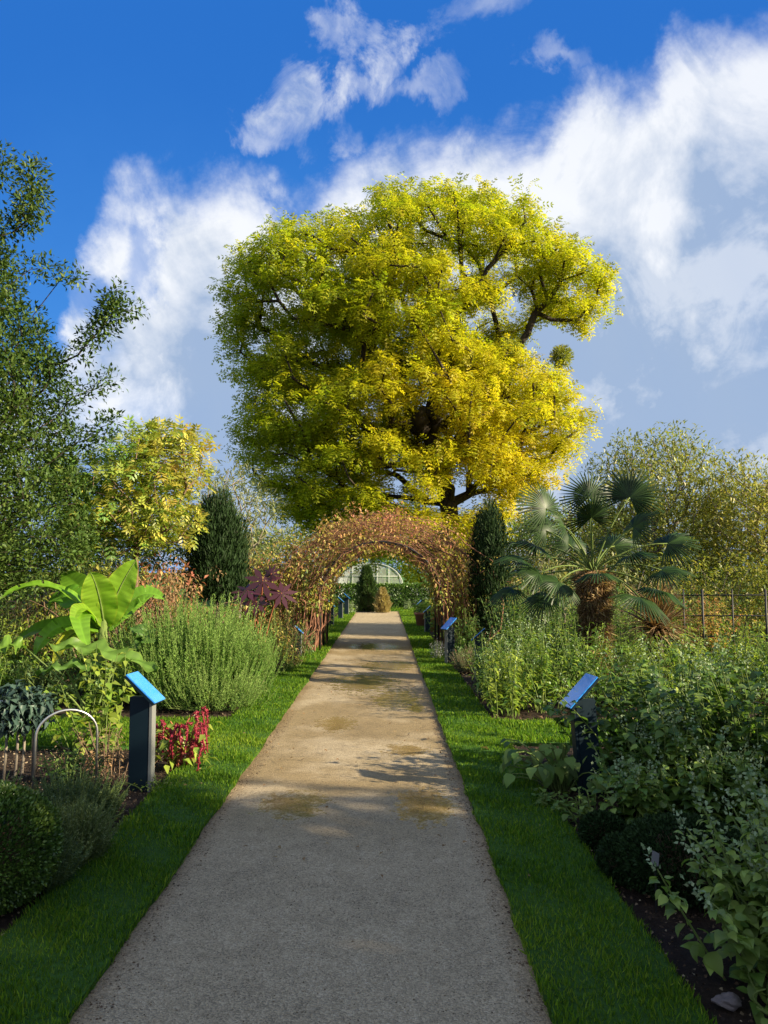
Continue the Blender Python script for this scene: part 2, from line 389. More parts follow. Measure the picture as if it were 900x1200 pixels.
# ------------------------------------------------------------------ materials
LM = dict(
 golden=leafmat('golden_leaf', [(.12, .2, .014), (.24, .32, .015), (.42, .42, .018), (.54, .45, .022), (.54, .34, .04)], .56, .5, .25, .22),
 holm=leafmat('holm_leaf', [(.035, .075, .015), (.075, .13, .025), (.15, .19, .045)], .3, .5, .2),
 rowan=leafmat('rowan_leaf', [(.12, .24, .04), (.34, .38, .06), (.52, .44, .07), (.38, .15, .07)], .4),
 yew=leafmat('yew_leaf', [(.01, .026, .008), (.028, .055, .016)], .1, .6, .12),
 willow=leafmat('willow_leaf', [(.11, .15, .06), (.22, .25, .11), (.34, .3, .09)], .35, .5),
 olive=leafmat('olive_leaf', [(.07, .13, .03), (.25, .28, .05), (.42, .36, .07)], .4, .4, .5),
 rosemary=leafmat('rosemary_leaf', [(.07, .16, .03), (.17, .3, .06), (.3, .44, .12)], .35, .6, .15),
 box=leafmat('box_leaf', [(.03, .07, .012), (.07, .14, .02), (.18, .25, .04)], .2, .35, .5),
 herb=leafmat('herb_leaf', [(.05, .12, .025), (.13, .24, .035), (.32, .38, .05)], .4),
 nettle=leafmat('nettle_leaf', [(.045, .1, .02), (.1, .18, .03), (.24, .33, .07)], .35, .45),
 banana=leafmat('banana_leaf', [(.07, .2, .02), (.2, .4, .03), (.5, .5, .05)], .5, .35, .5),
 kale=leafmat('kale_leaf', [(.02, .045, .035), (.05, .09, .06)], .1, .5),
 vine=leafmat('vine_leaf', [(.12, .19, .03), (.42, .4, .08), (.52, .31, .13), (.42, .15, .1)], .4, .5),
 red=leafmat('red_leaf', [(.14, .012, .025), (.3, .02, .05), (.26, .08, .05)], .3),
 purple=leafmat('purple_leaf', [(.03, .012, .02), (.08, .02, .03)], .2, .35, .5),
 lav=leafmat('lavender_leaf', [(.035, .08, .025), (.08, .13, .05), (.2, .24, .08)], .2, .6),
 pale=leafmat('pale_flower', [(.16, .24, .12), (.28, .34, .2)], .2, .7, .1),
 dry=leafmat('dry_leaf', [(.12, .07, .035), (.26, .16, .08), (.38, .3, .15)], .25, .7, .2),
 palm=leafmat('palm_leaf', [(.01, .028, .006), (.03, .062, .014)], .1, .45, .25, .4),
 grass=leafmat('grass_blade', [(.03, .09, .008), (.1, .2, .012), (.24, .32, .03)], .45, .55, .15),
 litter=leafmat('litter_bit', [(.03, .02, .013), (.1, .06, .035), (.34, .27, .17)], .1, .8, .2, .5),
 spruce=leafmat('spruce_leaf', [(.03, .07, .02), (.08, .13, .03)], .15, .5),
 tan=leafmat('tan_leaf', [(.3, .24, .1), (.45, .36, .15)], .3, .6),
 grey=leafmat('grey_leaf', [(.3, .3, .3), (.42, .4, .42)], .2, .7),
)
BK = dict(dark=barkmat('dark_bark', (.018, .014, .011), (.07, .055, .042), 5), brown=barkmat('brown_bark', (.09, .055, .035), (.22, .15, .1), 20),
 grey=barkmat('grey_bark', (.12, .1, .08), (.3, .26, .2), 20), green=barkmat('green_stem', (.08, .13, .03), (.17, .22, .06), 25),
 rust=barkmat('rust_stem', (.13, .06, .04), (.3, .15, .09), 25), red=barkmat('red_stem', (.2, .05, .03), (.36, .14, .07), 25), fibre=barkmat('palm_fibre', (.13, .07, .035), (.42, .27, .14), 45))
M_sign = flatmat('sign_paint', (.004, .014, .022), .5, spec=.25)
M_edge_lit = flatmat('sign_edge_sunlit', (.16, .17, .16), .6)  # paler grey painted in as sunlight on the post's narrow side
M_panel_sky = flatmat('sign_panel_sky_tint', (.04, .27, .75), .22, spec=.8, nz=.2, scale=30, coat=.8)  # blue sky reflection put into the base colour
M_steel = flatmat('steel', (.5, .5, .48), .35, .9)
M_iron = flatmat('iron', (.012, .012, .012), .6)
M_terr = flatmat('terracotta', (.45, .17, .07), .8)
M_wood = flatmat('crate_wood', (.3, .12, .07), .8)

# ------------------------------------------------------------------ ground
def sheet(name, x0, x1, y0, y1, z, mat, step=.1, edge=.0, thick=0., seed=0, kind='structure'):
    """a flat sheet with slightly wandering long edges; thick > 0 gives it real sides"""
    ny = max(2, int((y1-y0)/step)+1); ys = np.linspace(y0, y1, ny)
    r = np.random.default_rng(seed)
    def wob():
        a = r.normal(size=ny); return edge*(np.convolve(a, np.ones(5)/5, 'same')*1.3+.4*a)
    nx = 6; xs = np.linspace(0, 1, nx); l = x0+wob(); rr = x1+wob()
    V = [(l[i]*(1-t)+rr[i]*t, ys[i], z) for i in range(ny) for t in xs]
    Fc = [(i*nx+k, i*nx+k+1, (i+1)*nx+k+1, (i+1)*nx+k) for i in range(ny-1) for k in range(nx-1)]
    g = Geo(); g.add(V, Fc)
    if thick:
        ring = [(i, 0) for i in range(ny)]+[(ny-1, k) for k in range(1, nx)]+[(i, nx-1) for i in range(ny-2, -1, -1)]+[(0, k) for k in range(nx-2, 0, -1)]
        top = [V[i*nx+k] for i, k in ring]; m = len(top)
        g.add(top+[(a, b, z-thick) for a, b, c in top], [(k, (k+1) % m, m+(k+1) % m, m+k) for k in range(m)])
    o = g.build(name, mat); tag(o, kind=kind); return o, l, rr, ys
m, nt, out = newmat('soil')
co = objco(nt); a = noise(nt, co, 9, 8, .7); b = noise(nt, co, 60, 6, .7)
sxy = nt.nodes.new('ShaderNodeSeparateXYZ'); link(nt, co, sxy.inputs[0])
c = ramp(nt, (a*.6+b*.4), [(.3, (.012, .008, .006)), (.55, (.04, .026, .018)), (.75, (.12, .085, .055))])
far = S(nt, sxy.outputs[1]).ss(30, 34)
c = mixc(nt, far, c, (.06, .14, .02))
principled(nt, out, c, .9, .2, nrm=bump(nt, a*.6+b*.5, 1., .05)); M_soil = m
m, nt, out = newmat('lawn_base')
co = objco(nt); a = noise(nt, co, 30, 6, .7); b = noise(nt, co, 1.2, 3)
c = ramp(nt, a*.7+b*.3, [(.35, (.02, .06, .01)), (.65, (.06, .15, .02))])
principled(nt, out, c, .9, .2, nrm=bump(nt, a, 1., .03)); M_lawn = m
# gravel path with damp hollows
m, nt, out = newmat('gravel')
co = objco(nt); s3 = nt.nodes.new('ShaderNodeSeparateXYZ'); link(nt, co, s3.inputs[0])
px, py = S(nt, s3.outputs[0]), S(nt, s3.outputs[1])
big = noise(nt, co, 1.1, 4, .6); mid = noise(nt, co, 7, 5, .6); fine = noise(nt, co, 170, 4, .7)
vo = nt.nodes.new('ShaderNodeTexVoronoi'); vo.inputs['Scale'].default_value = 130; link(nt, co, vo.inputs['Vector'])
vc = nt.nodes.new('ShaderNodeSeparateColor'); nt.links.new(vo.outputs['Color'], vc.inputs[0])
stone = S(nt, vc.outputs[0]); vd = S(nt, vo.outputs['Distance'])
f = fine*.5+stone*.18+mid*.16+big*.16
c = ramp(nt, f, [(.3, (.06, .047, .03)), (.43, (.28, .225, .14)), (.58, (.46, .37, .235)), (.74, (.72, .63, .48))])
def pud(x, y, rx, ry):
    X_ = (px-x)/rx; Y_ = (py-y)/ry
    return ((X_*X_+Y_*Y_).pw(.5)+(mid-.5)*1.6+(noise(nt, co, 30, 4)-.5)*1.6).ss(1.15, .2)
PUD = [(-.62, 5.4, .28, .4), (.28, 5.4, .26, .5), (.36, 9.1, .16, .3), (.15, 9.8, .35, .9), (-.3, 11.2, .6, 1.2), (.1, 13.2, .6, .8), (-.5, 8.2, .25, .5), (.2, 7., .25, .3), (-.2, 16.5, .6, 1.)]
wet = None
for q in PUD: wet = pud(*q) if wet is None else wet.mx(pud(*q))
damp = (noise(nt, co, .8, 4, .6)-.0).ss(.36, .56)*py.ss(4.2, 6.)*(1-py.ss(16, 24))
wetc = (wet*.95).mx(damp*.75)
c = mixc(nt, wetc, c, mixc(nt, 1., c, (.58, .51, .34), 'MULTIPLY'))
edg = (px-.0+.255)._m('ABSOLUTE').ss(.72, .87)*(.35+mid*.8)
c = mixc(nt, (edg*.8).sat(), c, mixc(nt, 1., c, (.62, .5, .36), 'MULTIPLY'))
ro = ((wet.ss(.08, .5)*-.76)+.8-damp*.2+fine*.06).mx(.05)
hh = (f*1.+vd*-1.2)*(1-wet.ss(.05, .45)*.97)
principled(nt, out, c, ro, wet*.9+.4, nrm=bump(nt, hh, .8, .008)); M_path = m
g = Geo(); g.add([(-600, -300, 0), (600, -300, 0), (600, 1200, 0), (-600, 1200, 0)], [(0, 1, 2, 3)]); tag(g.build('ground', M_soil), kind='structure')
PL, PR = -1.11, .60
sheet('gravel_path', PL-.02, PR+.02, -4, 31, .012, M_path, .1, .006, seed=1)
LW = .035
lawns = []
_, l, r_, ys = sheet('lawn_strip_left', PL-.53, PL, -4, 30.8, LW, M_lawn, .08, .007, LW, 2); lawns.append((l, r_, ys))
_, l, r_, ys = sheet('lawn_strip_right', PR, PR+.54, -4, 30.8, LW, M_lawn, .08, .007, LW, 3); lawns.append((l, r_, ys))
_, l, r_, ys = sheet('lawn_cross_left', -14, PL-.5, 7.05, 8.4, LW-.004, M_lawn, .1, .01, LW-.004, 4); lawns.append((l, r_, ys))
_, l, r_, ys = sheet('lawn_cross_right', PR+.51, 9, 7.2, 8.3, LW-.004, M_lawn, .1, .01, LW-.004, 5); lawns.append((l, r_, ys))
_, l, r_, ys = sheet('lawn_far', -16, 16, 31.1, 33.3, LW-.006, M_lawn, .2, .02, LW-.006, 6); lawns.append((l, r_, ys))
# mown blades
g = Geo()
def blades(L, y0, y1, dens, h, wd, xlim=None):
    l, r, ys = L; y0 = max(y0, ys[0]); y1 = min(y1, ys[-1]); x0 = l.mean(); x1 = r.mean()
    if xlim: x0 = max(x0, xlim[0]); x1 = min(x1, xlim[1])
    n = int(dens*(x1-x0)*(y1-y0)); y = y0+(y1-y0)*RNG.random(n); t = RNG.random(n)
    la = np.maximum(np.interp(y, ys, l), x0-.1); ra = np.minimum(np.interp(y, ys, r), x1+.1); x = la-.012+(ra-la+.024)*t
    p = np.column_stack([x, y, np.full(n, LW-.012)])
    d = np.column_stack([RNG.normal(size=n)*.45, RNG.normal(size=n)*.45, np.ones(n)])
    hu = np.clip(.45+.25*fnoise(p, 3., 5)+.3*np.maximum(fnoise(p, 1.3, 15), 0)+RNG.normal(size=n)*.22, 0, 1)
    hh = h*(1+.35*fnoise(p, 7., 8))*(.6+.8*RNG.random(n))
    scatter(g, T_blade(wd/h), p, d, rnd(n), hh, np.column_stack([RNG.random(n), hu]))
for k in (0, 1):
    blades(lawns[k], 2., 4.6, 13000, .034, .0045); blades(lawns[k], 4.6, 8, 8000, .034, .006); blades(lawns[k], 8, 14, 4000, .036, .009); blades(lawns[k], 14, 31, 1500, .04, .016)
blades(lawns[2], 7, 8.5, 4500, .04, .009, (-5, 0)); blades(lawns[3], 7, 8.5, 4500, .04, .009, (0, 4)); blades(lawns[4], 31, 33.4, 300, .06, .03, (-8, 8))
tag(g.build('grass', LM['grass']), 'short mown green grass edging the gravel path', 'grass', kind='stuff')
# soil litter, gravel crumbs and fallen leaves
g = Geo()
def litter(x0, x1, y0, y1, n, s, z=.008, hue=.45, hv=.35):
    p = np.column_stack([x0+(x1-x0)*RNG.random(n), y0+(y1-y0)*RNG.random(n), z+.02*RNG.random(n)])
    d = rnd(n); d[:, 2] *= .4; up = np.array([0, 0, 1.])+rnd(n)*.7
    scatter(g, T_leaf(.8, .2, .1), p, d, up, s*(.4+RNG.random(n)), np.column_stack([RNG.random(n), np.clip(hue+hv*RNG.normal(size=n), 0, 1)]))
litter(-5, PL-.53, 2.6, 7.05, 16000, .017); litter(PR+.54, 4, 2.3, 7.2, 16000, .015, hue=.3); litter(-5, PL-.53, 8.4, 14, 2500, .04); litter(PR+.54, 5, 8.3, 14, 2500, .04)
tag(g.build('leaf_litter', LM['litter']), 'brown leaf and bark litter on the dark bed soil', 'litter', kind='stuff')
g = Geo()
def crumbs(n, x0, x1, y0, y1, s):
    p = np.column_stack([x0+(x1-x0)*RNG.random(n), y0+(y1-y0)*RNG.random(n), np.full(n, .013)])
    oc = np.array([(1, 0, 0), (0, 1, 0), (-1, 0, 0), (0, -1, 0), (0, 0, .7)]); T = (oc, np.array([(0, 1, 4), (1, 2, 4), (2, 3, 4), (3, 0, 4)]))
    d = rnd(n); d[:, 2] = 0; scatter(g, T, p, d, np.tile([0, 0, 1.], (n, 1)), s*(.3+RNG.random(n)**2), np.column_stack([RNG.random(n), .3+.7*RNG.random(n)]))
crumbs(6000, PL, PR, 2.2, 6, .0035); crumbs(1500, PL, PL+.12, 2.2, 9, .006); crumbs(1500, PR-.1, PR+.02, 2.2, 9, .007)
tag(g.build('gravel_crumbs', LM['litter']), 'loose gravel crumbs on the path surface', 'gravel', kind='stuff')
g = Geo()
for (u, v) in [(562, 879), (348, 1012)]: pass
n = 240
p = np.column_stack([-1.6+2.7*RNG.random(n), 4+12*RNG.random(n), .02+.03*RNG.random(n)])
p[0] = (*P(563, 880, 6.9)[:2], .06); p[1] = (.33, 8.3, .03)
d = rnd(n); d[:, 2] *= .2
scatter(g, T_leaf(.6, .15, .15), p, d, np.array([0, 0, 1.])+rnd(n)*.4, np.where(np.arange(n) < 1, .1, .035), np.column_stack([RNG.random(n), .3+.5*RNG.random(n)]))
tag(g.build('fallen_leaves', LM['dry']), 'fallen brown leaves scattered on the path and grass', 'leaves', kind='stuff')

# ------------------------------------------------------------------ the great golden tree
def big_tree():
    D = 38.
    poly = [(253, 375), (268, 335), (290, 288), (325, 262), (372, 264), (420, 248), (440, 225), (500, 228), (520, 224), (572, 222), (620, 242), (645, 268), (662, 300), (700, 276), (724, 300), (722, 330), (700, 372),
            (660, 392), (628, 402), (612, 425), (655, 438), (676, 468), (692, 500), (690, 525), (655, 545), (640, 580), (600, 592), (585, 640), (570, 660), (500, 668), (450, 664), (380, 650), (320, 600), (285, 560), (272, 520), (285, 470), (268, 430), (262, 400)]
    poly = [(490+(u-490)*.94, 430+(v-430)*(.92 if v < 430 else .96)) for u, v in poly]
    base = (X(533, D), D, 0); t = thing('golden_tree', 'huge rounded golden yellow tree towering over the end of the path', 'tree', base)
    C = silh(poly, D, 6., 12000, 1.0, 1., 0, .6)
    # open gaps: drop some inner clumps by noise so the sky and limbs show
    fn = fnoise(C*[1, .3, 1], 1.1, 3)+.5*fnoise(C, 2.2, 5); C = C[fn > -.3+.1*np.clip((C[:, 2]-Z(430, D))/6, -1, 1)]
    k = (C[:, 1]-0)/(H*0+1); pu = 450+900*C[:, 0]/C[:, 1]*1.003; pv = np.array([670-(c_[2]-H)/c_[1]*900 for c_ in C])
    drop = np.zeros(len(C), bool)
    for (hu_, hv_, hr, fr) in [(500, 497, 40, 1), (548, 578, 24, 0), (468, 556, 24, 0), (640, 398, 30, 0), (372, 408, 34, 1), (470, 400, 26, 1), (590, 300, 20, 0), (548, 310, 20, 0), (475, 345, 20, 0), (335, 340, 22, 0), (605, 345, 24, 0), (420, 520, 22, 1), (690, 330, 18, 0), (590, 372, 26, 1),
                             (395, 300, 18, 0), (560, 375, 20, 0), (430, 470, 18, 0), (350, 480, 20, 0), (512, 590, 18, 0), (600, 470, 16, 1), (300, 400, 18, 0), (520, 260, 16, 0)]:
        drop |= (np.hypot(pu-hu_, pv-hv_) < hr) & ((C[:, 1] < D+.5) | (fr == 0))
    C = C[~drop]
    top = P(533, 600, D)
    trunk = [base, base+np.array([.1, 0, 1.5]), P(533, 640, D), P(528, 590, D), P(512, 545, D), P(500, 500, D)]
    g = Geo(); tube(g, bez(trunk[0], P(538, 610, D), P(500, 495, D), 10), np.linspace(.5, .36, 10), 12)
    tr = g.build('trunk', BK['dark'], t, True, origin=base)
    nd, pr, tp = skeleton(trunk, C, .32, .9, .16)
    g = Geo(); branches(g, nd, pr, tp, .04, .42, 6, .36); g.build('limb', BK['dark'], t, origin=base)
    # a dark burr where the main limbs divide
    g = Geo(); q = P(493, 497, D-.8)
    for k in range(7):
        a = q+RNG.normal(size=3)*.35; tube(g, [a-[0, 0, .5], a, a+[.1, 0, .5]], [.15, .5, .12], 9)
    g.build('burr', BK['dark'], t, True, origin=base)
    # hue: greener to the left and top edge, brightest yellow lower right
    u = (C[:, 0]-X(250, D))/(X(700, D)-X(250, D)); v = (C[:, 2]-Z(600, D))/(Z(230, D)-Z(600, D))
    hue = .37+.18*u+.0*(1-v)+.12*fnoise(C, .5, 9)+.08*fnoise(C, 1.5, 12)
    hue += np.where((u > .4) & (v < .45), .12, 0)
    g = Geo(); puffs(g, T_pinn(3, .42, .4), C, .6+.5*RNG.random(len(C)), 84, .42, .75, .5, .65, .5, hue=hue, huer=.1, low=-.25, shell=.35)
    # extra twig-end leaves outside the main puffs, for a broken outline
    q = C+rnd(len(C))*.8; puffs(g, T_pinn(3, .42, .4), q, .6, 24, .38, .75, .5, .7, .8, hue=hue, huer=.12, low=-1.)
    g.build('crown', LM['golden'], t, origin=base)
    print('big tree clumps', len(C))
big_tree()
def mistletoe(u, v, D, r, label):
    c = P(u, v, D); t = thing('mistletoe_ball', label, 'mistletoe', tuple(c), 'mistletoe balls in the golden tree')
    g = Geo(); n = 1500; d = rnd(n); k = (.35+.65*RNG.random((n, 1)))
    scatter(g, T_leaf(.3), d*k*r, d+rnd(n)*.6, rnd(n), .16, np.column_stack([RNG.random(n), .35+.3*RNG.random(n)])); g.build('leaf_mass', LM['olive'], t)
    g = Geo(); d = rnd(60); frusta(g, np.zeros((60, 3)), d*r*.9, .015, .006, 4); g.build('twig', BK['green'], t)
mistletoe(658, 418, 36.5, .52, 'round green mistletoe ball at the right edge of the golden tree')
mistletoe(598, 412, 35.5, .5, 'dark mistletoe ball on an inner limb of the golden tree')

# ------------------------------------------------------------------ generic tree with a silhouette
def tree(name, label, poly, D, depth, sp, lm, bk, T, size, R, n, trunkpx, r0=.02, rt=.12, cat='tree', hue=None, huer=.2, group=None, yoff=0, extra=None, gapn=-.6, **kw):
    bx, by = X(trunkpx[0], D), D+yoff
    t = thing(name, label, cat, (bx, by, 0), group)
    C = silh(poly, D, depth, 5000, sp, 1., yoff, .2); C = C[fnoise(C, 1.6/R, 4) > gapn]
    C[:, 2] = np.maximum(C[:, 2], .15)
    if extra is not None: C = np.vstack([C, extra])
    tp_ = np.array(P(trunkpx[0], trunkpx[1], D)); tp_[1] = by
    trunk = [np.array((bx, by, -.05)), (np.array((bx, by, 0))+tp_)/2, tp_]
    nd, pr, tp = skeleton(trunk, C, .4, .5, .12)
    g = Geo(); tube(g, bez(trunk[0], trunk[1], trunk[2], 6), np.linspace(rt, rt*.7, 6), 9); g.build('trunk', bk, t, True, origin=(bx, by, 0))
    g = Geo(); branches(g, nd, pr, tp, r0, .42, 5, rt*.8); g.build('branch', bk, t, origin=(bx, by, 0))
    h = None if hue is None else hue(C)
    g = Geo(); puffs(g, T, C, R, n, size, hue=h, huer=huer, **kw); g.build('crown', lm, t, origin=(bx, by, 0))
    return t
def spray(pts, D, n=6, j=.05):
    q = np.concatenate([np.linspace(P(*pts[i], D), P(*pts[i+1], D), n) for i in range(len(pts)-1)]); return q+RNG.normal(size=q.shape)*j
D = 10.5
ex = np.vstack([spray([(10, 300), (30, 245), (38, 195)], D, 6, .09), spray([(40, 310), (85, 325)], D, 4), spray([(60, 440), (105, 400), (125, 372), (155, 362)], D, 4, .04), spray([(118, 385), (135, 345)], D, 4, .02),
                spray([(80, 470), (125, 450)], D, 4, .03), spray([(90, 520), (130, 495)], D, 5, .03), spray([(30, 260), (48, 232)], D, 4, .03), spray([(-10, 210), (5, 190)], D, 4, .06)])
tree('evergreen_oak', 'tall dark glossy evergreen tree filling the left edge', [(-230, 60), (-90, 120), (-35, 215), (-15, 270), (5, 330), (35, 365), (58, 420), (68, 470), (74, 520), (88, 570), (100, 640), (60, 690), (-230, 700)], D, 1.9, .29,
     LM['holm'], BK['dark'], T_leaf(.42, .08, .1), .075, .25, 100, (-60, 560), .0045, .14, gapn=-.68, hue=lambda C: .45+.35*fnoise(C, .9, 2), extra=ex, out=.8, down=.0, rand=.7, flat=.9, low=-.8, shell=.25)
# yellow leaved shrub tree with brown stems
D = 12.5
tree('yellow_shrub_tree', 'yellow leaved many-stemmed tree between the evergreen and the dark conifer', [(45, 560), (80, 540), (110, 535), (160, 520), (175, 508), (235, 525), (238, 552), (215, 580), (225, 610), (205, 640), (150, 650), (120, 660), (95, 640), (80, 600)], D, 1.2, .3,
     LM['rowan'], BK['brown'], T_pinn(3, .6, .3), .16, .26, 19, (160, 640), .007, .05, hue=lambda C: .22+.25*fnoise(C, 1.2, 6)+.1*(C[:, 2]-2.2)+.12*(C[:, 0]+4.2), out=.9, down=.35, rand=.9, low=-.3,
     extra=spray([(170, 530), (190, 512), (235, 522)], D, 5, .05))
g = Geo()
t = thing('bare_stem_thicket', 'tangle of bare brown stems under the yellow tree', 'shrub', (X(185, 12), 12, 0))
for k in range(90):
    x0 = X(random.uniform(110, 240), 12)+.0; y0 = random.uniform(11.6, 12.5)
    a = np.array([x0, y0, 0]); b = a+np.array([random.gauss(0, .35), random.gauss(0, .15), random.uniform(.5, 1.1)]); c = b+np.array([random.gauss(0, .5), random.gauss(0, .2), random.uniform(-.4, .7)])
    tube(g, bez(a, b, c, 9), np.linspace(random.uniform(.01, .022), .004, 9), 5, False)
g.build('stem', BK['brown'], t, origin=t.location)
q = np.column_stack([X(200, 12)+RNG.normal(size=60)*.35, 11.8+RNG.normal(size=60)*.2, .8+.8*RNG.random(60)])
g = Geo(); puffs(g, T_leaf(.4), q, .14, 26, .05, down=.8, low=-1); g.build('dead_foliage', LM['dry'], t, origin=t.location)
# conifers and background trees
def conifer(name, label, cx, D, rx, h, n, lm=LM['yew'], z0=0., size=.12, feather=.5, T=T_leaf(.25, .02, .05), top=.25, group=None):
    x = X(cx, D); t = thing(name, label, 'conifer', (x, D, 0), group)
    z = RNG.random(n); a = RNG.random(n)*2*PI; prof = np.minimum(1, (1-z)*(1/top))**.55*(.75+.25*np.sin(z*PI))
    lob = 1+.16*np.sin(a*5+z*6)+.1*np.sin(a*11+5*z)+.12*np.sin(z*23+a*2)+.1*np.sin(z*41-a*5)
    r = rx*prof*lob*(.7+.34*RNG.random(n)**.8); p = np.column_stack([r*np.cos(a), r*np.sin(a), z0+(h-z0)*z])
    d = np.column_stack([np.cos(a), np.sin(a), np.full(n, 1.6*feather+.3)])+rnd(n)*.45
    g = Geo(); scatter(g, T, p, d, rnd(n)+[0, 0, .5], size*(.6+.8*RNG.random(n)), np.column_stack([RNG.random(n), np.clip(.5+.3*fnoise(p, 3, 2)+.2*RNG.normal(size=n), 0, 1)])); g.build('foliage', lm, t)
    g = Geo(); tube(g, [(0, 0, -.05), (0, 0, h*.5), (0, 0, h*.9)], [.08, .06, .02], 8); g.build('trunk', BK['dark'], t)
    # dense inner twigs keep the middle from being see-through
    g = Geo(); m = n//10; z = RNG.random(m); a = RNG.random(m)*2*PI; pr = np.minimum(1, (1-z)*(1/top))**.55
    B = np.column_stack([rx*.75*pr*np.cos(a), rx*.75*pr*np.sin(a), h*z]); A = B*[0, 0, .9]; frusta(g, A, B, .012, .006, 4); g.build('branch', BK['dark'], t)
    return t
for lab, poly, D, tx in [('broad dark feathery conifer left of the arch, behind the rosemary', [(226, 700), (228, 630), (236, 605), (250, 595), (262, 584), (268, 606), (278, 612), (284, 650), (284, 700)], 14.5, 255),
                         ('dark narrow conifer in shade right of the arch, beside the palm', [(556, 690), (556, 640), (564, 615), (570, 600), (578, 602), (584, 625), (590, 650), (592, 745), (572, 752), (560, 730)], 15.8, 575)]:
    tree('yew', lab, poly, D, .7, .17, LM['yew'], BK['dark'], T_leaf(.16, .02, .04), .12, .17, 110, (tx, 640), .005, .07, cat='conifer', hue=lambda C: .5+.4*fnoise(C, 2.5, 2), out=.35, down=-.9, rand=.35, low=-.9, flat=1.3, gapn=-.75)
conifer('spruce', 'small green cone conifer at the far end of the path', 430, 30.8, .42, Z(664, 30.8), 7000, LM['spruce'], size=.12, top=.9)
conifer('golden_conifer', 'small tan yellow cone conifer beside the green one at the path end', 448, 30.2, .28, Z(690, 30.2), 3500, LM['tan'], size=.1, top=.7)
tree('grey_willow', 'loose grey green tree behind the left side of the arch', [(225, 600), (240, 565), (265, 548), (300, 562), (325, 590), (340, 640), (320, 690), (230, 690)], 24, 2., .6, LM['willow'], BK['grey'], T_leaf(.22), .2, .5, 45, (280, 660), .012, .12, low=-.8, down=.2)
# right background: olive-yellow willow-leaved trees
for i, (poly, D, tx, lab, hb) in enumerate([
    ([(690, 560), (712, 530), (745, 522), (775, 505), (805, 512), (825, 530), (845, 560), (850, 640), (840, 700), (690, 700)], 18.5, 770, 'olive yellow small-leaved tree directly behind the palm', .5),
    ([(828, 560), (850, 540), (880, 545), (905, 555), (940, 560), (1000, 600), (1000, 720), (830, 720)], 17.5, 905, 'yellowing small-leaved tree at the right edge behind the iron fence', .6),
    ([(600, 620), (640, 600), (690, 590), (720, 620), (720, 700), (600, 700)], 21, 660, 'dull green small-leaved tree behind the left half of the palm', .35)]):
    tree('olive_tree', lab, poly, D, 1.2, .36, LM['olive'], BK['grey'], T_leaf(.3, .06, .2), .12, .36, 66, (tx, 660), .009, .06, hue=lambda C, hb=hb: hb+.3*fnoise(C, 1., 7), out=.6, down=.2, rand=.7, low=-.8, flat=1.1, gapn=-.5, group='olive yellow trees behind the palm',
         extra=spray([(tx-30, 560), (tx-38, 518)], D, 5, .12) if i == 0 else None)
# far belt of trees closing the horizon
for u, D, wd, h, lm_, lab in [(-40, 46, 9, 7, 'olive', 'dull green tree far left behind the evergreen'), (120, 52, 9, 6, 'willow', 'grey green tree far behind the yellow shrub tree'), (250, 50, 8, 5.5, 'holm', 'dark green tree far behind the dark conifer'),
                    (345, 62, 8, 5., 'olive', 'olive tree far behind the left leg of the arch'), (425, 66, 8, 4.2, 'herb', 'low green tree just behind the polytunnel'), (520, 58, 8, 5.2, 'golden', 'yellow green tree seen through the right half of the arch'), (620, 54, 9, 6, 'herb', 'green tree far behind the dark narrow conifer'),
                    (760, 50, 9, 6.5, 'willow', 'grey green tree far behind the palm'), (900, 46, 10, 7, 'olive', 'olive tree far right behind the fence')]:
    x = X(u, D); t = thing('distant_tree', lab, 'tree', (x, D, 0), 'trees along the far horizon')
    C = ell((0, 0, h*.5), (wd*.5, 2., h*.5), 500, .5, -1, .85); C[:, 2] = np.maximum(C[:, 2], .3)
    g = Geo(); puffs(g, T_leaf(.5), C, .75, 70, .3, low=-.8, hue=.45+.2*fnoise(C, .6, 3)); g.build('crown', LM[lm_], t)
    nd, pr, tp = skeleton([(0, 0, -.1), (0, 0, 1.5)], C, .4, 1.); g = Geo(); branches(g, nd, pr, tp, .02, .45, 5); g.build('trunk', BK['dark'], t)

# shade trees standing outside the picture on the right; their shadow covers the near path
for i, (x, y, h, lab) in enumerate([(10.5, -.6, 7, 'leafy tree standing right of the camera, its shadow over the near path'), (11, -5.5, 7.5, 'leafy tree standing right and behind the camera')]):
    t = thing('shade_tree', lab, 'tree', (x, y, 0), 'shade trees beside the path')
    C = ell((0, 0, h*.5), (2.6, 2.9, h*.5), 1400, .2, -1, .55); C[:, 2] = np.maximum(C[:, 2], .4)
    g = Geo(); puffs(g, T_leaf(.6), C, .66, 90, .24, low=-.9); g.build('crown', LM['holm'], t)
    nd, pr, tp = skeleton([(0, 0, -.1), (0, 0, 1.8)], C, .4, 1.); g = Geo(); branches(g, nd, pr, tp, .02, .45, 6); g.build('trunk', BK['dark'], t)

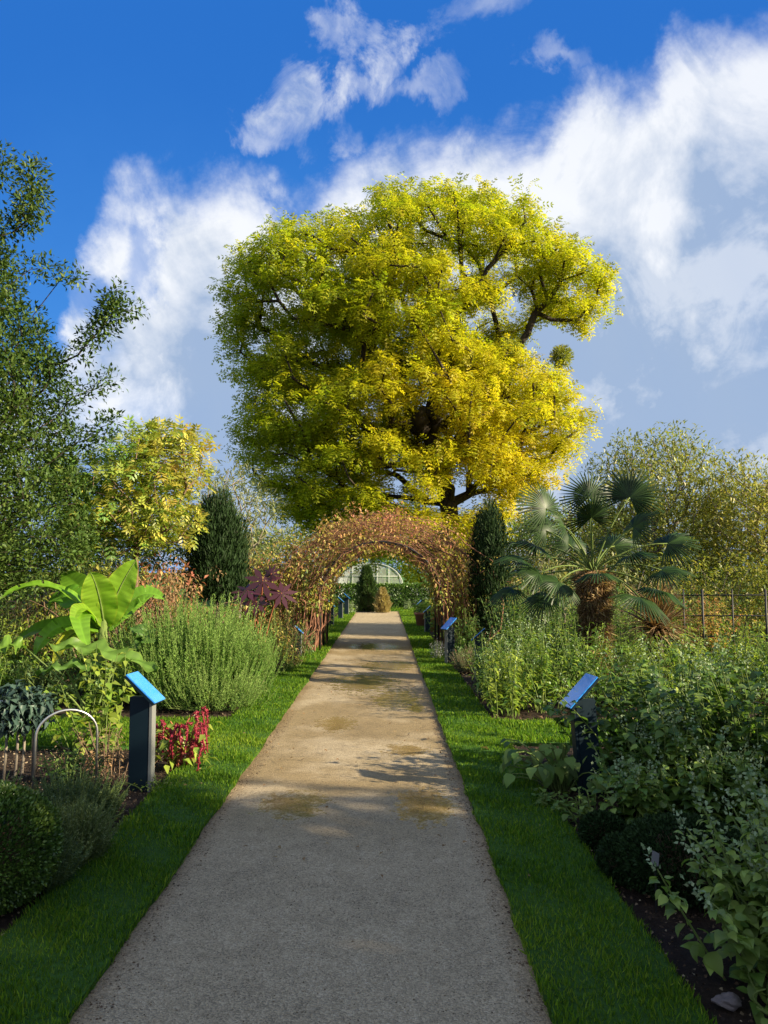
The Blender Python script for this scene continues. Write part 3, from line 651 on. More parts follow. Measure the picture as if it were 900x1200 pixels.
for x, y, lab in [(4.7, 3.4, 'tall dark shrub added for shade just outside the right of the picture'), (5., 5.0, 'tall dark shrub added for shade outside the right of the picture, farther along')]:  # unseen shrubs, added to cast shade over the right bed and path
    C = ell((x, y, 1.), (.75, 1.05, 1.), 260, .3, -1, .26); C[:, 2] = np.maximum(C[:, 2], .15)
    shrub('shade_shrub', lab, 'shrub', (x, y), C, .3, 60, T_leaf(.5), .1, LM['box'], BK['brown'], low=-.9, group='tall shrubs added for shade right of the picture')
for u, D_, h_, w_, lab, lm_, hb in [(120, 12.8, 1.75, .7, 'yellow green shrub low under the left of the yellow tree', 'rowan', .3), (188, 13., 1.8, .6, 'russet and yellow shrub between the yellow tree and the dark conifer', 'vine', .7), (60, 12.6, 1.5, .7, 'greenish yellow shrub under the evergreen tree, behind the banana', 'olive', .45)]:
    x = X(u, D_); C = ell((x, D_, h_*.55), (w_, .5, h_*.5), 220, .3, -1, .26); C[:, 2] = np.maximum(C[:, 2], .15)
    shrub('autumn_shrub', lab, 'shrub', (x, D_), C, .26, 26, T_leaf(.4, .1, .25), .1, LM[lm_], BK['brown'], low=-.9, r0=.009, huer=.25, hue=np.clip(hb+.25*fnoise(C, 1.8, 3), 0, 1), group='autumn shrubs below the yellow tree')
for u, D_, w_, lab, lm_ in [(20, 17, 1.6, 'dark green hedge shrub under the evergreen, leftmost', 'holm'), (110, 17.5, 1.5, 'dark green hedge shrub behind the banana leaves', 'olive'), (-70, 16.5, 1.5, 'dark hedge shrub beyond the left edge', 'holm')]:
    x = X(u, D_); C = ell((x, D_, 1.), (w_, .6, 1.1), 300, .3, -1, .32); C[:, 2] = np.maximum(C[:, 2], .15)
    shrub('hedge_shrub', lab, 'shrub', (x, D_), C, .34, 60, T_leaf(.5), .1, LM[lm_], BK['brown'], low=-.9, group='hedge shrubs behind the left bed')

# ------------------------------------------------------------------ vine arch
t = thing('rose_arch', 'arched metal pergola over the path covered in rust and yellow vines', 'arch', (-.06, 16.5, 0))
o = np.array((-.1, 16.5, 0)); CX = -.1
def hoop(r, zs, y, n=24): return np.array([(r*math.cos(a), y, zs+r*.95*math.sin(a)) for a in np.linspace(0, PI, n)])
for y in (-1., 0., 1.):
    g = Geo(); q = hoop(1.22, 1.05, y); q = np.vstack([[1.22, y, 0], q, [-1.22, y, 0]]); tube(g, q, .02, 6); g.build('hoop', M_iron, t)
g = Geo()
for a in np.linspace(.0, PI, 9): tube(g, [(1.22*math.cos(a), -1, 1.05+1.16*math.sin(a)), (1.22*math.cos(a), 1, 1.05+1.16*math.sin(a))], .01, 5)
g.build('crossbar', M_iron, t)
g = Geo(); C = []
for k in range(190):
    side = random.choice((-1, 1)); y = random.uniform(-1.2, 1.2); a = random.uniform(0, PI*.95); x = side*random.uniform(1.15, 1.9)
    r = random.uniform(1.14, 1.85); pts = [(x, y, 0), (side*r, y+random.gauss(0, .1), .5)]
    for s in np.linspace(0, a, 10): pts.append((side*r*math.cos(s)+random.gauss(0, .06), y+random.gauss(0, .07), .95+r*.97*math.sin(s)+random.gauss(0, .07)))
    pts = [(p_[0]*(1+max(0, r-1.35)*.42+(.06 if p_[0] > 0 else 0)), p_[1], p_[2]) for p_ in pts]
    tube(g, pts, np.linspace(random.uniform(.008, .02), .003, len(pts)), 5, False)
    C += [pts[j] for j in range(2, len(pts), 2)]
for k in range(260):     # stray shoots
    a = random.uniform(.1, PI-.1); r = 1.8; b = np.array((r*1.2*math.cos(a), random.uniform(-1.2, 1), .9+r*.9*math.sin(a))); d = np.array((math.cos(a)*.6+random.gauss(0, .5), random.gauss(0, .3), math.sin(a)*.4+random.gauss(0, .35)))
    tube(g, bez(b, b+d*.35, b+d*.6-[0, 0, .2], 6), np.linspace(.006, .002, 6), 4, False); C.append(b+d*.4)
g.build('vine_stem', BK['rust'], t)
C = np.array(C); C = C[(C[:, 2] > .25)]; C = C[RNG.random(len(C)) < .7]
hue = np.clip(.5+.25*fnoise(C, 2, 3)+.2*(C[:, 2]-2), 0, 1)
g = Geo(); puffs(g, T_leaf(.5, .1, .2), C, .2, 12, .075, hue=hue, huer=.22, low=-1, down=.5); g.build('vine_foliage', LM['vine'], t)
C = ell((-2.15, -.2, 1.2), (.75, .8, 1.15), 480, .4, -1, .24); C = np.vstack([C, ell((1.95, .2, 1.2), (.5, .9, 1.15), 300, .4, -1, .25)]); C[:, 2] = np.maximum(C[:, 2], .1)
g = Geo(); puffs(g, T_leaf(.6, .1, .2), C, .2, 30, .075, hue=.28+.3*fnoise(C, 2.5, 3), huer=.25, low=-1, down=.4); g.build('side_foliage', LM['vine'], t)
# trained fruit shrub left of the arch
shrub('orange_shrub', 'orange and olive leaved shrub against the left flank of the arch', 'shrub', (X(295, 16), 16), ell((X(295, 16), 16, 1.0), (.7, .5, 1.), 260, .3, -1, .24), .22, 34, T_leaf(.5), .09, LM['vine'], BK['brown'], hue=None, huer=.28, low=-1)

for u, D_, w_, h_, lab, lm_ in [(800, 15.5, .9, 2.0, 'warm golden green shrub behind the fence, nearest the palm', 'olive'), (862, 15.2, .9, 1.9, 'golden green shrub behind the middle of the iron fence', 'olive'), (925, 15.0, .9, 2.1, 'golden green shrub behind the right end of the iron fence', 'olive'), (735, 15.5, .9, 1.9, 'green shrub behind the palm trunk, before the olive trees', 'willow'), (640, 16.5, .9, 2.3, 'dull green shrub behind the left palm fans', 'willow')]:
    x = X(u, D_); C = ell((x, D_, h_*.5), (w_, .6, h_*.5), 300, .3, -1, .3); C[:, 2] = np.maximum(C[:, 2], .15)
    shrub('golden_shrub', lab, 'shrub', (x, D_), C, .3, 50, T_leaf(.35), .1, LM[lm_], BK['grey'], low=-.9, huer=.25, hue=np.clip(.55+.3*fnoise(C, 1.5, 3), 0, 1), group='shrubs along the iron fence')
# ------------------------------------------------------------------ palm
D = 11.; base = np.array((X(695, D), D, 0)); t = thing('fan_palm', 'fan palm with shaggy brown trunk and dark green fans', 'palm', tuple(base))
g = Geo(); zt = Z(668, D)
z = np.linspace(0, zt, 26); rr = .09+.045*np.clip((z-zt*.35)/zt, 0, 1)*2+.035*np.sin(z*9)*(z > .5); rr[-3:] *= [.9, .7, .4]
tube(g, [(.03*math.sin(k), 0, k) for k in z], rr, 16); g.build('trunk', BK['fibre'], t, True)
g = Geo(); n = 5200; a = RNG.random(n)*2*PI; zz = zt*(.1+.9*RNG.random(n)); r = .1+.05*np.clip((zz-zt*.35)/zt, 0, 1)*2
p = np.column_stack([r*np.cos(a), r*np.sin(a), zz]); d = np.column_stack([np.cos(a), np.sin(a), -.9+RNG.normal(size=n)*.7]); scatter(g, T_leaf(.1, .02, .3), p, d, rnd(n), .1+.12*RNG.random(n)); g.build('trunk_fibre', LM['dry'], t)
FANS = [  # hastula px, dy, size, facing (toward camera 0..1), spin
 (640, 596, -.1, .50, .75), (690, 583, .3, .48, .8), (738, 583, .0, .55, .7), (693, 607, -.45, .42, .9), (742, 618, -.2, .42, .45), (662, 618, -.5, .38, .5), (640, 622, .2, .4, .4),
 (628, 640, -.3, .42, .2), (782, 637, -.1, .44, .5), (775, 668, -.5, .42, .1), (768, 690, -.4, .46, .08), (632, 672, -.5, .4, .5), (655, 682, -.6, .42, .55), (700, 672, -.75, .34, .3), (750, 700, -.7, .46, .12), (612, 655, .2, .4, .3),
 (720, 640, .6, .45, .4), (670, 640, .7, .45, .4), (640, 700, -.2, .4, .3), (738, 652, -.6, .4, .2), (600, 690, .3, .38, .35)]
crown = np.array((0, 0, zt-.03))
for i, (u, v, dy_, sz, fc) in enumerate(FANS):
    hst = P(u, v, D+dy_)-base; q = hst-crown; L = np.linalg.norm(q)
    mid = crown+q*.5+np.array([0, 0, .16*L+.04])
    ax = nrm(q+np.array([0, 0, -.25*L]) + np.array([0, -.0, 0])); out_ = nrm(np.array([q[0], q[1], 0])+1e-6)
    # blade axis: upper fans point up and out, lower ones hang
    updn = np.clip(q[2]/.8, -.8, 1.); ax = nrm(np.array([q[0]*.8, q[1]*.6-.15, q[2]*.9+.05]))
    N = nrm(np.array([0, -fc, 1-fc*.6])+RNG.normal(size=3)*.12); N = nrm(N-ax*np.dot(N, ax)); sd = np.cross(ax, N)
    g = Geo(); K = 34; sp = 2.35
    V = []; Fc = []; LF = []
    for k in range(K):
        a0 = (k/K-.5)*2*sp; a1 = ((k+1)/K-.5)*2*sp; am = (a0+a1)/2
        l = sz*(1-.18*abs(am)/sp)*(1+random.gauss(0, .03))
        def pt(a, r, h): return hst+(ax*math.cos(a)+sd*math.sin(a))*r+N*(h-.22*r*r/sz)+np.array([0, 0, -.12*(r/sz)**3*sz*(1+.5*random.random())])
        b = len(V); V += [hst, pt(a0, l*.5, -.006), pt(am, l*.5, .012), pt(a1, l*.5, -.006), pt(am-.012, l, -.02), pt(am+.012, l, -.02)]
        Fc += [(b, b+1, b+2, b+2), (b, b+2, b+3, b+3), (b+1, b+4, b+2, b+2), (b+2, b+5, b+3, b+3), (b+2, b+4, b+5, b+5)]
        LF += [(random.random(), random.random())]*6
    g.add(V, [f[:3] for f in Fc], LF); fan = g.build('fan_leaf', LM['palm'], t)
    g = Geo(); tube(g, bez(crown, mid, hst, 8), np.linspace(.014, .008, 8), 6); g.build('petiole', BK['green'], fan)
# spiky dead-leaved cordyline to the right of the palm
D = 11.8; b = (X(768, D), D)
t = thing('cordyline', 'spiky brown and green cordyline on a short dark trunk right of the palm', 'plant', (b[0], b[1], 0))
g = Geo(); tube(g, [(0, 0, 0), (.02, 0, .35), (0, 0, Z(735, D))], [.09, .075, .07], 9); g.build('trunk', BK['dark'], t)
g = Geo(); n = 420; a = RNG.random(n)*2*PI; e = RNG.random(n)*1.9-.45
d = np.column_stack([np.cos(a)*np.cos(e), np.sin(a)*np.cos(e), np.sin(e)]); p = np.tile([0, 0, Z(735, D)], (n, 1))+rnd(n)*.05
scatter(g, T_blade(.045), p, d, np.array([0, 0, 1.])+rnd(n)*.3, .55+.3*RNG.random(n)); g.build('foliage', LM['dry'], t)

# ------------------------------------------------------------------ lectern signs
def lectern(name, label):
    t = thing(name, label, 'sign', group='lectern signs beside the path')
    slab('post', (.15, .07, .70), M_sign, t, (0, 0, .33))
    e = slab('post_edge', (.022, .075, .66), M_edge_lit, t, (.0875, 0, .31), bev=.002)  # pale strip stands for the sunlit side of the post
    b = slab('backboard', (.3, .2, .018), M_sign, t, (.02, 0, .735), (0, math.radians(42), 0), .003)
    p = slab('panel', (.3, .2, .012), M_panel_sky, t, (.031, 0, .747), (0, math.radians(42), 0), .003)
    return t
s0 = lectern('lectern_sign', 'near left lectern sign with slanted top coloured as reflected blue sky')
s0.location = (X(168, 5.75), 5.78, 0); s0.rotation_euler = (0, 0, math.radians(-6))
def lect(x, y, rz, label, tilt=0, s=1.):
    c = dup(s0); c['label'] = label; c.location = (x, y, 0); c.rotation_euler = (tilt, 0, rz); c.scale = (s,)*3; return c
c = lect(X(688, 5.65)+.0, 5.65, PI+math.radians(8), 'near right lectern sign with slanted top coloured as reflected blue sky, leaves round its foot'); c.rotation_euler = (0, math.radians(4), PI+math.radians(8))
for ch in c.children:
    if ch.name.startswith('post_edge'): ch.data = ch.data.copy(); ch.data.materials[0] = M_sign
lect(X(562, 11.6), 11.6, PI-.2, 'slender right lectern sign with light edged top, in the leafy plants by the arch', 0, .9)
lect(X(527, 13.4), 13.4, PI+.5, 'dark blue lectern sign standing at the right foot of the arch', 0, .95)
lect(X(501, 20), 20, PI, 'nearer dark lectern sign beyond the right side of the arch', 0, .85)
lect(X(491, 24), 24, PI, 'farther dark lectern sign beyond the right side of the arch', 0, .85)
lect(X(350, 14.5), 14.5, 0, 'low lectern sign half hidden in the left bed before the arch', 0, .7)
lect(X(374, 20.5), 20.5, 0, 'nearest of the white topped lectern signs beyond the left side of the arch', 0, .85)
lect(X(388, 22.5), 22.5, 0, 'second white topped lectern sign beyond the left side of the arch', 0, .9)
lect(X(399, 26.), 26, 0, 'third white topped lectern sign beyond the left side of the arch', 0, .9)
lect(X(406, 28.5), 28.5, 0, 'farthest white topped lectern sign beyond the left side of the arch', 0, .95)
# terracotta pots far right
def pot(x, y, s, label, mat):
    t = thing('plant_pot', label, 'pot', (x, y, 0), 'pots at the far right of the path')
    pr = [(0, 0), (.16, 0), (.22, .4), (.25, .4), (.25, .47), (.21, .47), (.2, .42), (0, .42)]
    V = [(r*math.cos(a)*s, r*math.sin(a)*s, z*s) for r, z in pr for a in np.arange(14)*2*PI/14]; g = Geo()
    g.add(V, [(i*14+k, i*14+(k+1) % 14, (i+1)*14+(k+1) % 14, (i+1)*14+k) for i in range(len(pr)-1) for k in range(14)]); g.build('bowl', mat, t, True)
    g = Geo(); puffs(g, T_leaf(.4), ell((0, 0, .6*s), (.2, .2, .15), 12, .3), .12, 30, .1, low=-.5, hue=np.full(12, .7)[:len(ell((0, 0, 0), (1, 1, 1), 12))]); g.build('plant', LM['herb'], t)
pot(X(492, 22.5)+.05, 22.5, .9, 'rusty red pot between the two dark lectern signs', M_wood); pot(X(505, 20.8)+.05, 20.8, .8, 'bright orange terracotta pot beside the nearer dark lectern sign', M_terr)

# ------------------------------------------------------------------ far garden: hedge, polytunnel, greenhouse
D = 33.8
t = thing('clipped_hedge', 'dark clipped hedge across the end of the path', 'hedge', (X(475, D), D, 0))
w_, h_ = X(557, D)-X(385, D), .98; g = Geo(); n = 26000
f_ = RNG.random(n); p = np.column_stack([(RNG.random(n)-.5)*w_, (RNG.random(n)-.5)*.8, h_*RNG.random(n)])
k = RNG.integers(0, 3, n); p[k == 0, 1] = -.4+.06*RNG.normal(size=(k == 0).sum()); p[k == 1, 2] = h_+.04*RNG.normal(size=(k == 1).sum())
scatter(g, T_leaf(.6), p, rnd(n)+[0, -.5, .5], rnd(n), .08, np.column_stack([RNG.random(n), .3+.3*RNG.random(n)])); g.build('foliage', LM['box'], t)
g = Geo(); A = np.column_stack([np.linspace(-w_/2+.2, w_/2-.2, 14), np.zeros(14), np.zeros(14)]); frusta(g, A, A+[0, 0, .8], .03, .015, 5); g.build('stem', BK['dark'], t)
m, nt, out = newmat('poly_film'); pr = principled(nt, None, (.72, .76, .78), .3, .5); tr = nt.nodes.new('ShaderNodeBsdfTransparent'); mx = nt.nodes.new('ShaderNodeMixShader'); mx.inputs[0].default_value = .68
nt.links.new(pr.outputs[0], mx.inputs[1]); nt.links.new(tr.outputs[0], mx.inputs[2]); nt.links.new(mx.outputs[0], out.inputs[0]); M_film = m
M_white = flatmat('white_frame', (.45, .48, .47), .5)
def tunnel(u0, u1, vt, D, L, label):
    x0, x1 = X(u0, D), X(u1, D); W = (x1-x0)/2; h = Z(vt, D); t = thing('polytunnel', label, 'greenhouse', ((x0+x1)/2, D, 0), 'polytunnels behind the hedge')
    def arc(y, n=20): return np.array([(W*math.cos(a)*(1 if abs(math.cos(a)) < .99 else 1), y, h*(math.sin(a)**.6)) for a in np.linspace(0, PI, n)])
    g = Geo(); A = arc(0); B = arc(L); g.add(np.vstack([A, B]), [(i, i+1, 21+i, 20+i) for i in range(19)])
    g.add(np.vstack([A, [(0, 0, 0)]]), [(i, i+1, 20) for i in range(19)]); g.build('film', M_film, t)
    for y in np.linspace(-.03, L, 4):
        g = Geo(); tube(g, arc(y), .025, 6); g.build('rib', M_white, t)
    g = Geo()
    for x in (-.55, -.2, .2, .55): tube(g, [(x*W, -.04, 0), (x*W, -.04, h*(1-x*x)**.3)], .016, 5)
    tube(g, [(-W*.93, -.04, h*.62), (W*.93, -.04, h*.62)], .016, 5); g.build('end_frame', M_white, t)
tunnel(396, 473, 660, 48, 9, 'large pale polytunnel behind the green cone conifer')
tunnel(372, 398, 673, 52, 6, 'small pale polytunnel at the left of the large one')
t = thing('cold_frame', 'white glazed frame at the right end of the hedge', 'greenhouse', (X(499, 36), 36, 0)); W = .75; hh_ = Z(686, 36)
g = Geo(); g.add([(-W, 0, 0), (W, 0, 0), (W, 0, hh_), (-W, 0, hh_), (-W, 1, hh_), (W, 1, hh_)], [(0, 1, 2, 3), (3, 2, 5, 4)]); g.build('glazing', M_film, t)
g = Geo()
for x in np.linspace(-W, W, 4): tube(g, [(x, -.02, 0), (x, -.02, hh_)], .02, 4)
for z in (.05, hh_*.5, hh_): tube(g, [(-W, -.02, z), (W, -.02, z)], .02, 4)
g.build('frame', M_white, t)
# iron estate fence
t = thing('iron_fence', 'black iron rail fence in front of the right-hand trees', 'fence', (X(860, 13.2), 13.2, 0)); bx = X(860, 13.2)
for u in (800, 822, 857, 896, 940): g = Geo(); x = X(u, 13.2)-bx; tube(g, [(x, 0, -.02), (x, 0, 1.3)], .02 if u in (822, 896) else .014, 6); g.build('post', M_iron, t)
for z in (1.2, .85, .5, .2): g = Geo(); tube(g, [(X(790, 13.2)-bx, 0, z), (X(1000, 13.2)-bx, 0, z)], .011, 5); g.build('rail', M_iron, t)
# low dark shed glimpsed at left, given a bench shape
t = thing('bench_shaped_shed', 'low dark shed in bench shape glimpsed under the evergreen tree', 'bench', (X(90, 16), 16, 0))
slab('seat', (1.6, .45, .05), M_iron, t, (0, 0, .95)); slab('backrest', (1.6, .05, .45), M_iron, t, (0, .22, 1.25), (-.15, 0, 0))
for sx_ in (-.72, .72): slab('leg', (.07, .4, .93), M_iron, t, (sx_, 0, .465))

# ------------------------------------------------------------------ rosemary
def sprigs(g, gs, base, dirs, L, nl, ls, T, hue, sr=.004, bend=.25, spread=1.):
    n = len(base); tt = np.linspace(.08, 1, nl)
    up = np.tile([0, 0, 1.], (n, 1)); d = nrm(dirs)
    pos = base[:, None]+(d[:, None]*tt[None, :, None]+up[:, None]*(bend*tt**2)[None, :, None])*L[:, None, None]
    pd = d+up*bend
    A = pos[:, :-1].reshape(-1, 3)[::3]; 
    m = n*nl; pp = pos.reshape(-1, 3); dd = np.repeat(nrm(pd), nl, 0)*1.+rnd(m)*spread
    lf = np.column_stack([RNG.random(m), np.clip(np.repeat(hue, nl)+RNG.normal(size=m)*.12+np.tile(tt-.5, n)*.3, 0, 1)])
    scatter(g, T, pp, dd, rnd(m), ls*(1.15-.5*np.tile(tt, n)), lf)
    if gs is not None: frusta(gs, base, pos[:, nl//2], sr, sr*.8, 4); frusta(gs, pos[:, nl//2], pos[:, -1], sr*.8, sr*.4, 4)
def rosebush(name, label, cat, c, r, n, L, nl, ls, lm, T=T_leaf(.16, .02, .05), outw=.5, huec=.5, mn=0., bk=BK['brown'], group=None, bend=.25, spread=1.):
    t = thing(name, label, cat, (c[0], c[1], 0), group)
    d = rnd(n); d[:, 2] = np.abs(d[:, 2])*.9+mn; k = .35+.5*RNG.random((n, 1)); b = d*k*np.array(r); b[:, 2] = np.maximum(b[:, 2], .03)
    dr = d*outw*np.array([1, 1, .4])+np.array([0, 0, .8])+rnd(n)*.22
    g = Geo(); gs = Geo()
    sprigs(g, gs, b, dr, L*(.6+.7*RNG.random(n)), nl, ls, T, np.clip(huec+.3*fnoise(b, 3, 4)+.2*(b[:, 2]/r[2]-.5), 0, 1), bend=bend, spread=spread)
    m = max(12, n//12); B = b[:m]; frusta(gs, B*[.15, .15, 0], B, .012, .006, 5)
    g.build('foliage', lm, t); gs.build('stem', bk, t); return t
rosebush('rosemary', 'big pale green rosemary bush with upright shoots beside the left grass strip', 'shrub', (-2.36, 9.75), (1.15, 1.05, 1.0), 1500, .44, 60, .046, LM['rosemary'], T_leaf(.22, .02, .05), outw=.4, spread=.75, bk=BK['green'])
rosebush('rosemary', 'low skirt of silvery rosemary shoots at the front foot of the big bush', 'shrub', (-2.0, 9.0), (.75, .35, .4), 300, .25, 34, .04, LM['rosemary'], outw=.8, huec=.6, bk=BK['green'])

# ------------------------------------------------------------------ banana and big leaved plants
def blade(g, a, b, c, w, N, nu=44, nv=6, ruf=.05, hue=.5, tear=0, prof=None, vee=.25):
    cv = bez(a, b, c, nu); tg = nrm(np.gradient(cv, axis=0)); N = np.asarray(N, float)
    V = []; LF = []
    hs = hue+random.gauss(0, .05)
    for i in range(nu):
        u = i/(nu-1); s = nrm(np.cross(tg[i], N)); nn = np.cross(s, tg[i])
        pw = (prof(u) if prof else (math.sin(PI*min(1, u*1.02+.04))**.55*(1-.15*u))); 
        for j in range(-nv, nv+1):
            q = j/nv; off = pw*w/2*q
            V.append(cv[i]+s*off+nn*(vee*abs(off)*1.-.5*vee*off*off/w)+nn*ruf*w*(math.sin(u*23+j*.3+hs*40)*abs(q)+.3*math.sin(u*51+j)*abs(q)))
            LF.append((.5+.28*math.sin(u*90)*abs(q)**.5+(.3 if j == 0 else 0), np.clip(hs+.15*(abs(q) > .9), 0, 1)))
    m = 2*nv+1
    Fc = [(i*m+j, i*m+j+1, (i+1)*m+j+1, (i+1)*m+j) for i in range(nu-1) for j in range(m-1) if not (tear and abs(j-nv) > 1 and (i*7+ (j>nv)*3) % tear == 0)]
    g.add(V, Fc, LF)
D = 9.7; t = thing('banana_plant', 'banana plant with large bright green paddle leaves in the left bed', 'plant', (X(122, D), D, 0)); o = np.array(t.location)
st = P(122, 725, D)
g = Geo(); tube(g, [(0, 0, -.02), (0, 0, st[2]*.6), st-o], [.085, .07, .05], 10); g.build('pseudostem', BK['green'], t, True)
def bleaf(pts, dys, w, N, hue, tear=0):
    q = [P(u, v, D+dy_)-o for (u, v), dy_ in zip(pts, dys)]
    g = Geo(); blade(g, q[0], q[1], q[2], w*1.12, N, hue=hue, tear=tear, ruf=.025); lf = g.build('leaf', LM['banana'], t, True)
    g = Geo(); tube(g, bez(q[0], q[1], q[2], 8)-np.array([0, 0, .008]), np.linspace(.014, .004, 8), 6); g.build('midrib', BK['green'], lf)
bleaf([(124, 735), (135, 690), (162, 652)], (0, -.1, -.1), .36, (.5, -1, .4), .5)
bleaf([(122, 735), (118, 690), (105, 668)], (0, -.2, -.3), .4, (.2, -1, .1), .52)
bleaf([(118, 735), (70, 670), (55, 720)], (0, .3, .4), .42, (0, -.6, 1), .15, 11)
bleaf([(118, 735), (60, 655), (-5, 705)], (0, -.2, -.6), .26, (0, -.3, 1), .45, 9)
bleaf([(118, 735), (75, 690), (108, 772)], (0, -.5, -.8), .24, (.3, -.6, 1), .5)
bleaf([(118, 738), (60, 715), (38, 775)], (0, -.3, -.5), .3, (-.2, -.7, .7), .3, 10)
bleaf([(118, 738), (70, 730), (62, 790)], (0, -.1, -.2), .16, (0, -1, .2), .95)
bleaf([(126, 738), (165, 675), (195, 705)], (0, .2, .2), .26, (.2, -.7, .8), .4, 13)
bleaf([(126, 738), (150, 700), (185, 690)], (0, .6, .9), .3, (.2, -.7, .6), .35)
bleaf([(120, 735), (95, 680), (70, 672)], (0, .5, .9), .36, (0, -.8, .6), .3)
bleaf([(120, 735), (90, 690), (85, 735)], (0, -.4, -.6), .2, (.2, -.6, .8), .6)
bleaf([(118, 738), (45, 720), (12, 760)], (0, .4, .5), .26, (0, -.7, .8), .25)
# rhubarb-like plant: one long frilled leaf
D = 8.7; t = thing('giant_leaf_plant', 'plant with long frilled horizontal leaves behind the near left sign', 'plant', (X(110, D), D, 0)); o = np.array(t.location)
def bigleaf(pts, dys, w, N, hue, ruf=.16, mat=LM['herb']):
    q = [P(u, v, D+dy_)-o for (u, v), dy_ in zip(pts, dys)]; g = Geo(); blade(g, q[0], q[1], q[2], w, N, 60, 7, ruf, hue, prof=lambda u: math.sin(PI*min(1, u+.03))**.5*(1+.2*math.sin(u*34))); lf = g.build('leaf', mat, t, True)
    g = Geo(); tube(g, bez((random.gauss(0, .05), 0, 0), (q[0]*.4+[0, 0, .1]), q[0], 7), .012, 6); g.build('leafstalk', BK['green'], lf)
bigleaf([(60, 757), (120, 757), (185, 785)], (0, -.1, -.3), .3, (.1, -.25, 1), .42)
bigleaf([(45, 790), (70, 775), (130, 785)], (-.2, -.3, -.3), .22, (0, -.2, 1), .2)
bigleaf([(30, 760), (10, 750), (-30, 770)], (.4, .3, .2), .35, (0, -.3, 1), .55)
bigleaf([(150, 760), (190, 745), (150, 735)], (.5, .5, .6), .25, (0, -.5, 1), .15)
# castor bean, purple palmate leaves
D = 11.; t = thing('castor_plant', 'castor plant with dark red purple star leaves behind the rosemary', 'plant', (X(305, D), D, 0)); o = np.array(t.location)
for (u, v, s_, ax, N, mt) in [(308, 680, .34, (0, -.3, -.9), (0, -1, .5), 'purple'), (290, 692, .3, (-1, -.2, -.2), (0, -.6, 1), 'purple'), (330, 695, .28, (.8, -.3, -.8), (.3, -1, .5), 'purple'), (300, 705, .26, (-.4, -.3, -1), (0, -1, .3), 'purple'), (318, 672, .16, (.5, 0, .6), (0, -1, .4), 'purple')]:
    g = Geo(); scatter(g, T_palmate(8, 1, .26, 5.), (P(u, v, D-.3)-o)[None], np.array([ax], float), np.array([N], float), s_, np.array([[.5, .6]])); lf = g.build('leaf', LM[mt], t)
    g = Geo(); tube(g, bez((0, 0, 0), (P(u, v, D)-o)*[.4, 1, .9], P(u, v, D-.3)-o, 7), .01, 5); g.build('leafstalk', BK['red'], lf)

# ------------------------------------------------------------------ near left bed
rosebush('box_ball', 'clipped round box ball at the lower left corner', 'shrub', (-1.95, 3.8), (.01, .01, .01), 2, .01, 2, .01, LM['box'])
bpy.data.objects.remove  # (the ball's clipped surface is rebuilt below)
bb = [o_ for o_ in bpy.data.objects if o_.name.startswith('box_ball')][0]
for ch in list(bb.children): bpy.data.objects.remove(ch)
def ball(t, c, r, n, ls, lm):
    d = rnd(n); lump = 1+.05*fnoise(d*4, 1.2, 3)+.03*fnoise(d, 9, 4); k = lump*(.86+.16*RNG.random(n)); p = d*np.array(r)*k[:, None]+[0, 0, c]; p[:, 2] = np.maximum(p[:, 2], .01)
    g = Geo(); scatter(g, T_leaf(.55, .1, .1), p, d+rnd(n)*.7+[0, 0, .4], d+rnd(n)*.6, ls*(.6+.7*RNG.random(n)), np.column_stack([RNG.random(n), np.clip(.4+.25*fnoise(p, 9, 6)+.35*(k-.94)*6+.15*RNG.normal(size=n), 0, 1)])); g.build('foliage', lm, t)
    m = 260; d = rnd(m); g = Geo(); frusta(g, np.tile([0, 0, c*.3], (m, 1)), d*np.array(r)*.7+[0, 0, c], .005, .003, 4); g.build('branch', BK['brown'], t)
ball(bb, .27, (.37, .36, .3), 40000, .018, LM['box'])
for (x, y, r, lab, hc) in [(-1.73, 4.35, (.2, .25, .22), 'tufted grey green lavender touching the box ball', .6), (-1.95, 4.95, (.3, .3, .26), 'dark lavender mound behind the box ball', .3), (-2.35, 4.6, (.3, .3, .3), 'dark lavender mound at the left edge behind the box ball', .25), (-1.72, 4.0, (.12, .15, .12), 'small dark lavender tuft beside the box ball, close to the grass', .35)]:
    rosebush('lavender', lab, 'shrub', (x, y), r, 420, .15, 30, .03, LM['lav'], T_leaf(.25), outw=.8, huec=hc, bk=BK['green'], group='lavender mounds in the near left bed')
# wire hoops
def hoopob(u0, u1, vtop, D, label, rz=0):
    x0, x1 = X(u0, D), X(u1, D); W = (x1-x0)/2; h = Z(vtop, D); t = thing('garden_hoop', label, 'hoop', ((x0+x1)/2, D, 0), 'steel hoops in the left bed')
    zs = h-W if h > W else h*.4; a = np.linspace(0, PI, 18); q = np.vstack([[W, .12, -.03], np.column_stack([W*np.cos(a), .12*np.cos(a)*.9, zs+(h-zs)*np.sin(a)]), [-W, -.12, -.03]])
    g = Geo(); tube(g, q, .009, 8); g.build('rod', M_steel, t); t.rotation_euler[2] = rz
hoopob(56, 113, 832, 5.7, 'single silver hoop standing between the kale and the near left sign')
hoopob(-28, 38, 822, 5.9, 'silver hoop at the left edge around the kale stems')
# kale
t = thing('kale_plant', 'dark curly kale on pale stalks at the left edge', 'plant', (X(22, 6.0), 6.0, 0)); o = np.array(t.location)
g = Geo()
for (u, v) in [(3, 905), (16, 925), (24, 900), (38, 912)]:
    a = P(u, 935, 6.)-o; a[2] = 0; tube(g, bez(a, a+[.02, 0, .3], P(u+5, 850, 6.)-o, 8), .011, 6)
g.build('stalk', BK['grey'], t)
C = ell(P(22, 830, 6.)-o, (.27, .22, .14), 60, .3, -1, .08); g = Geo(); puffs(g, T_leaf(.7, .35, .5), C, .08, 40, .055, down=.4, low=-1, hue=np.full(len(C), .4)); g.build('foliage', LM['kale'], t)
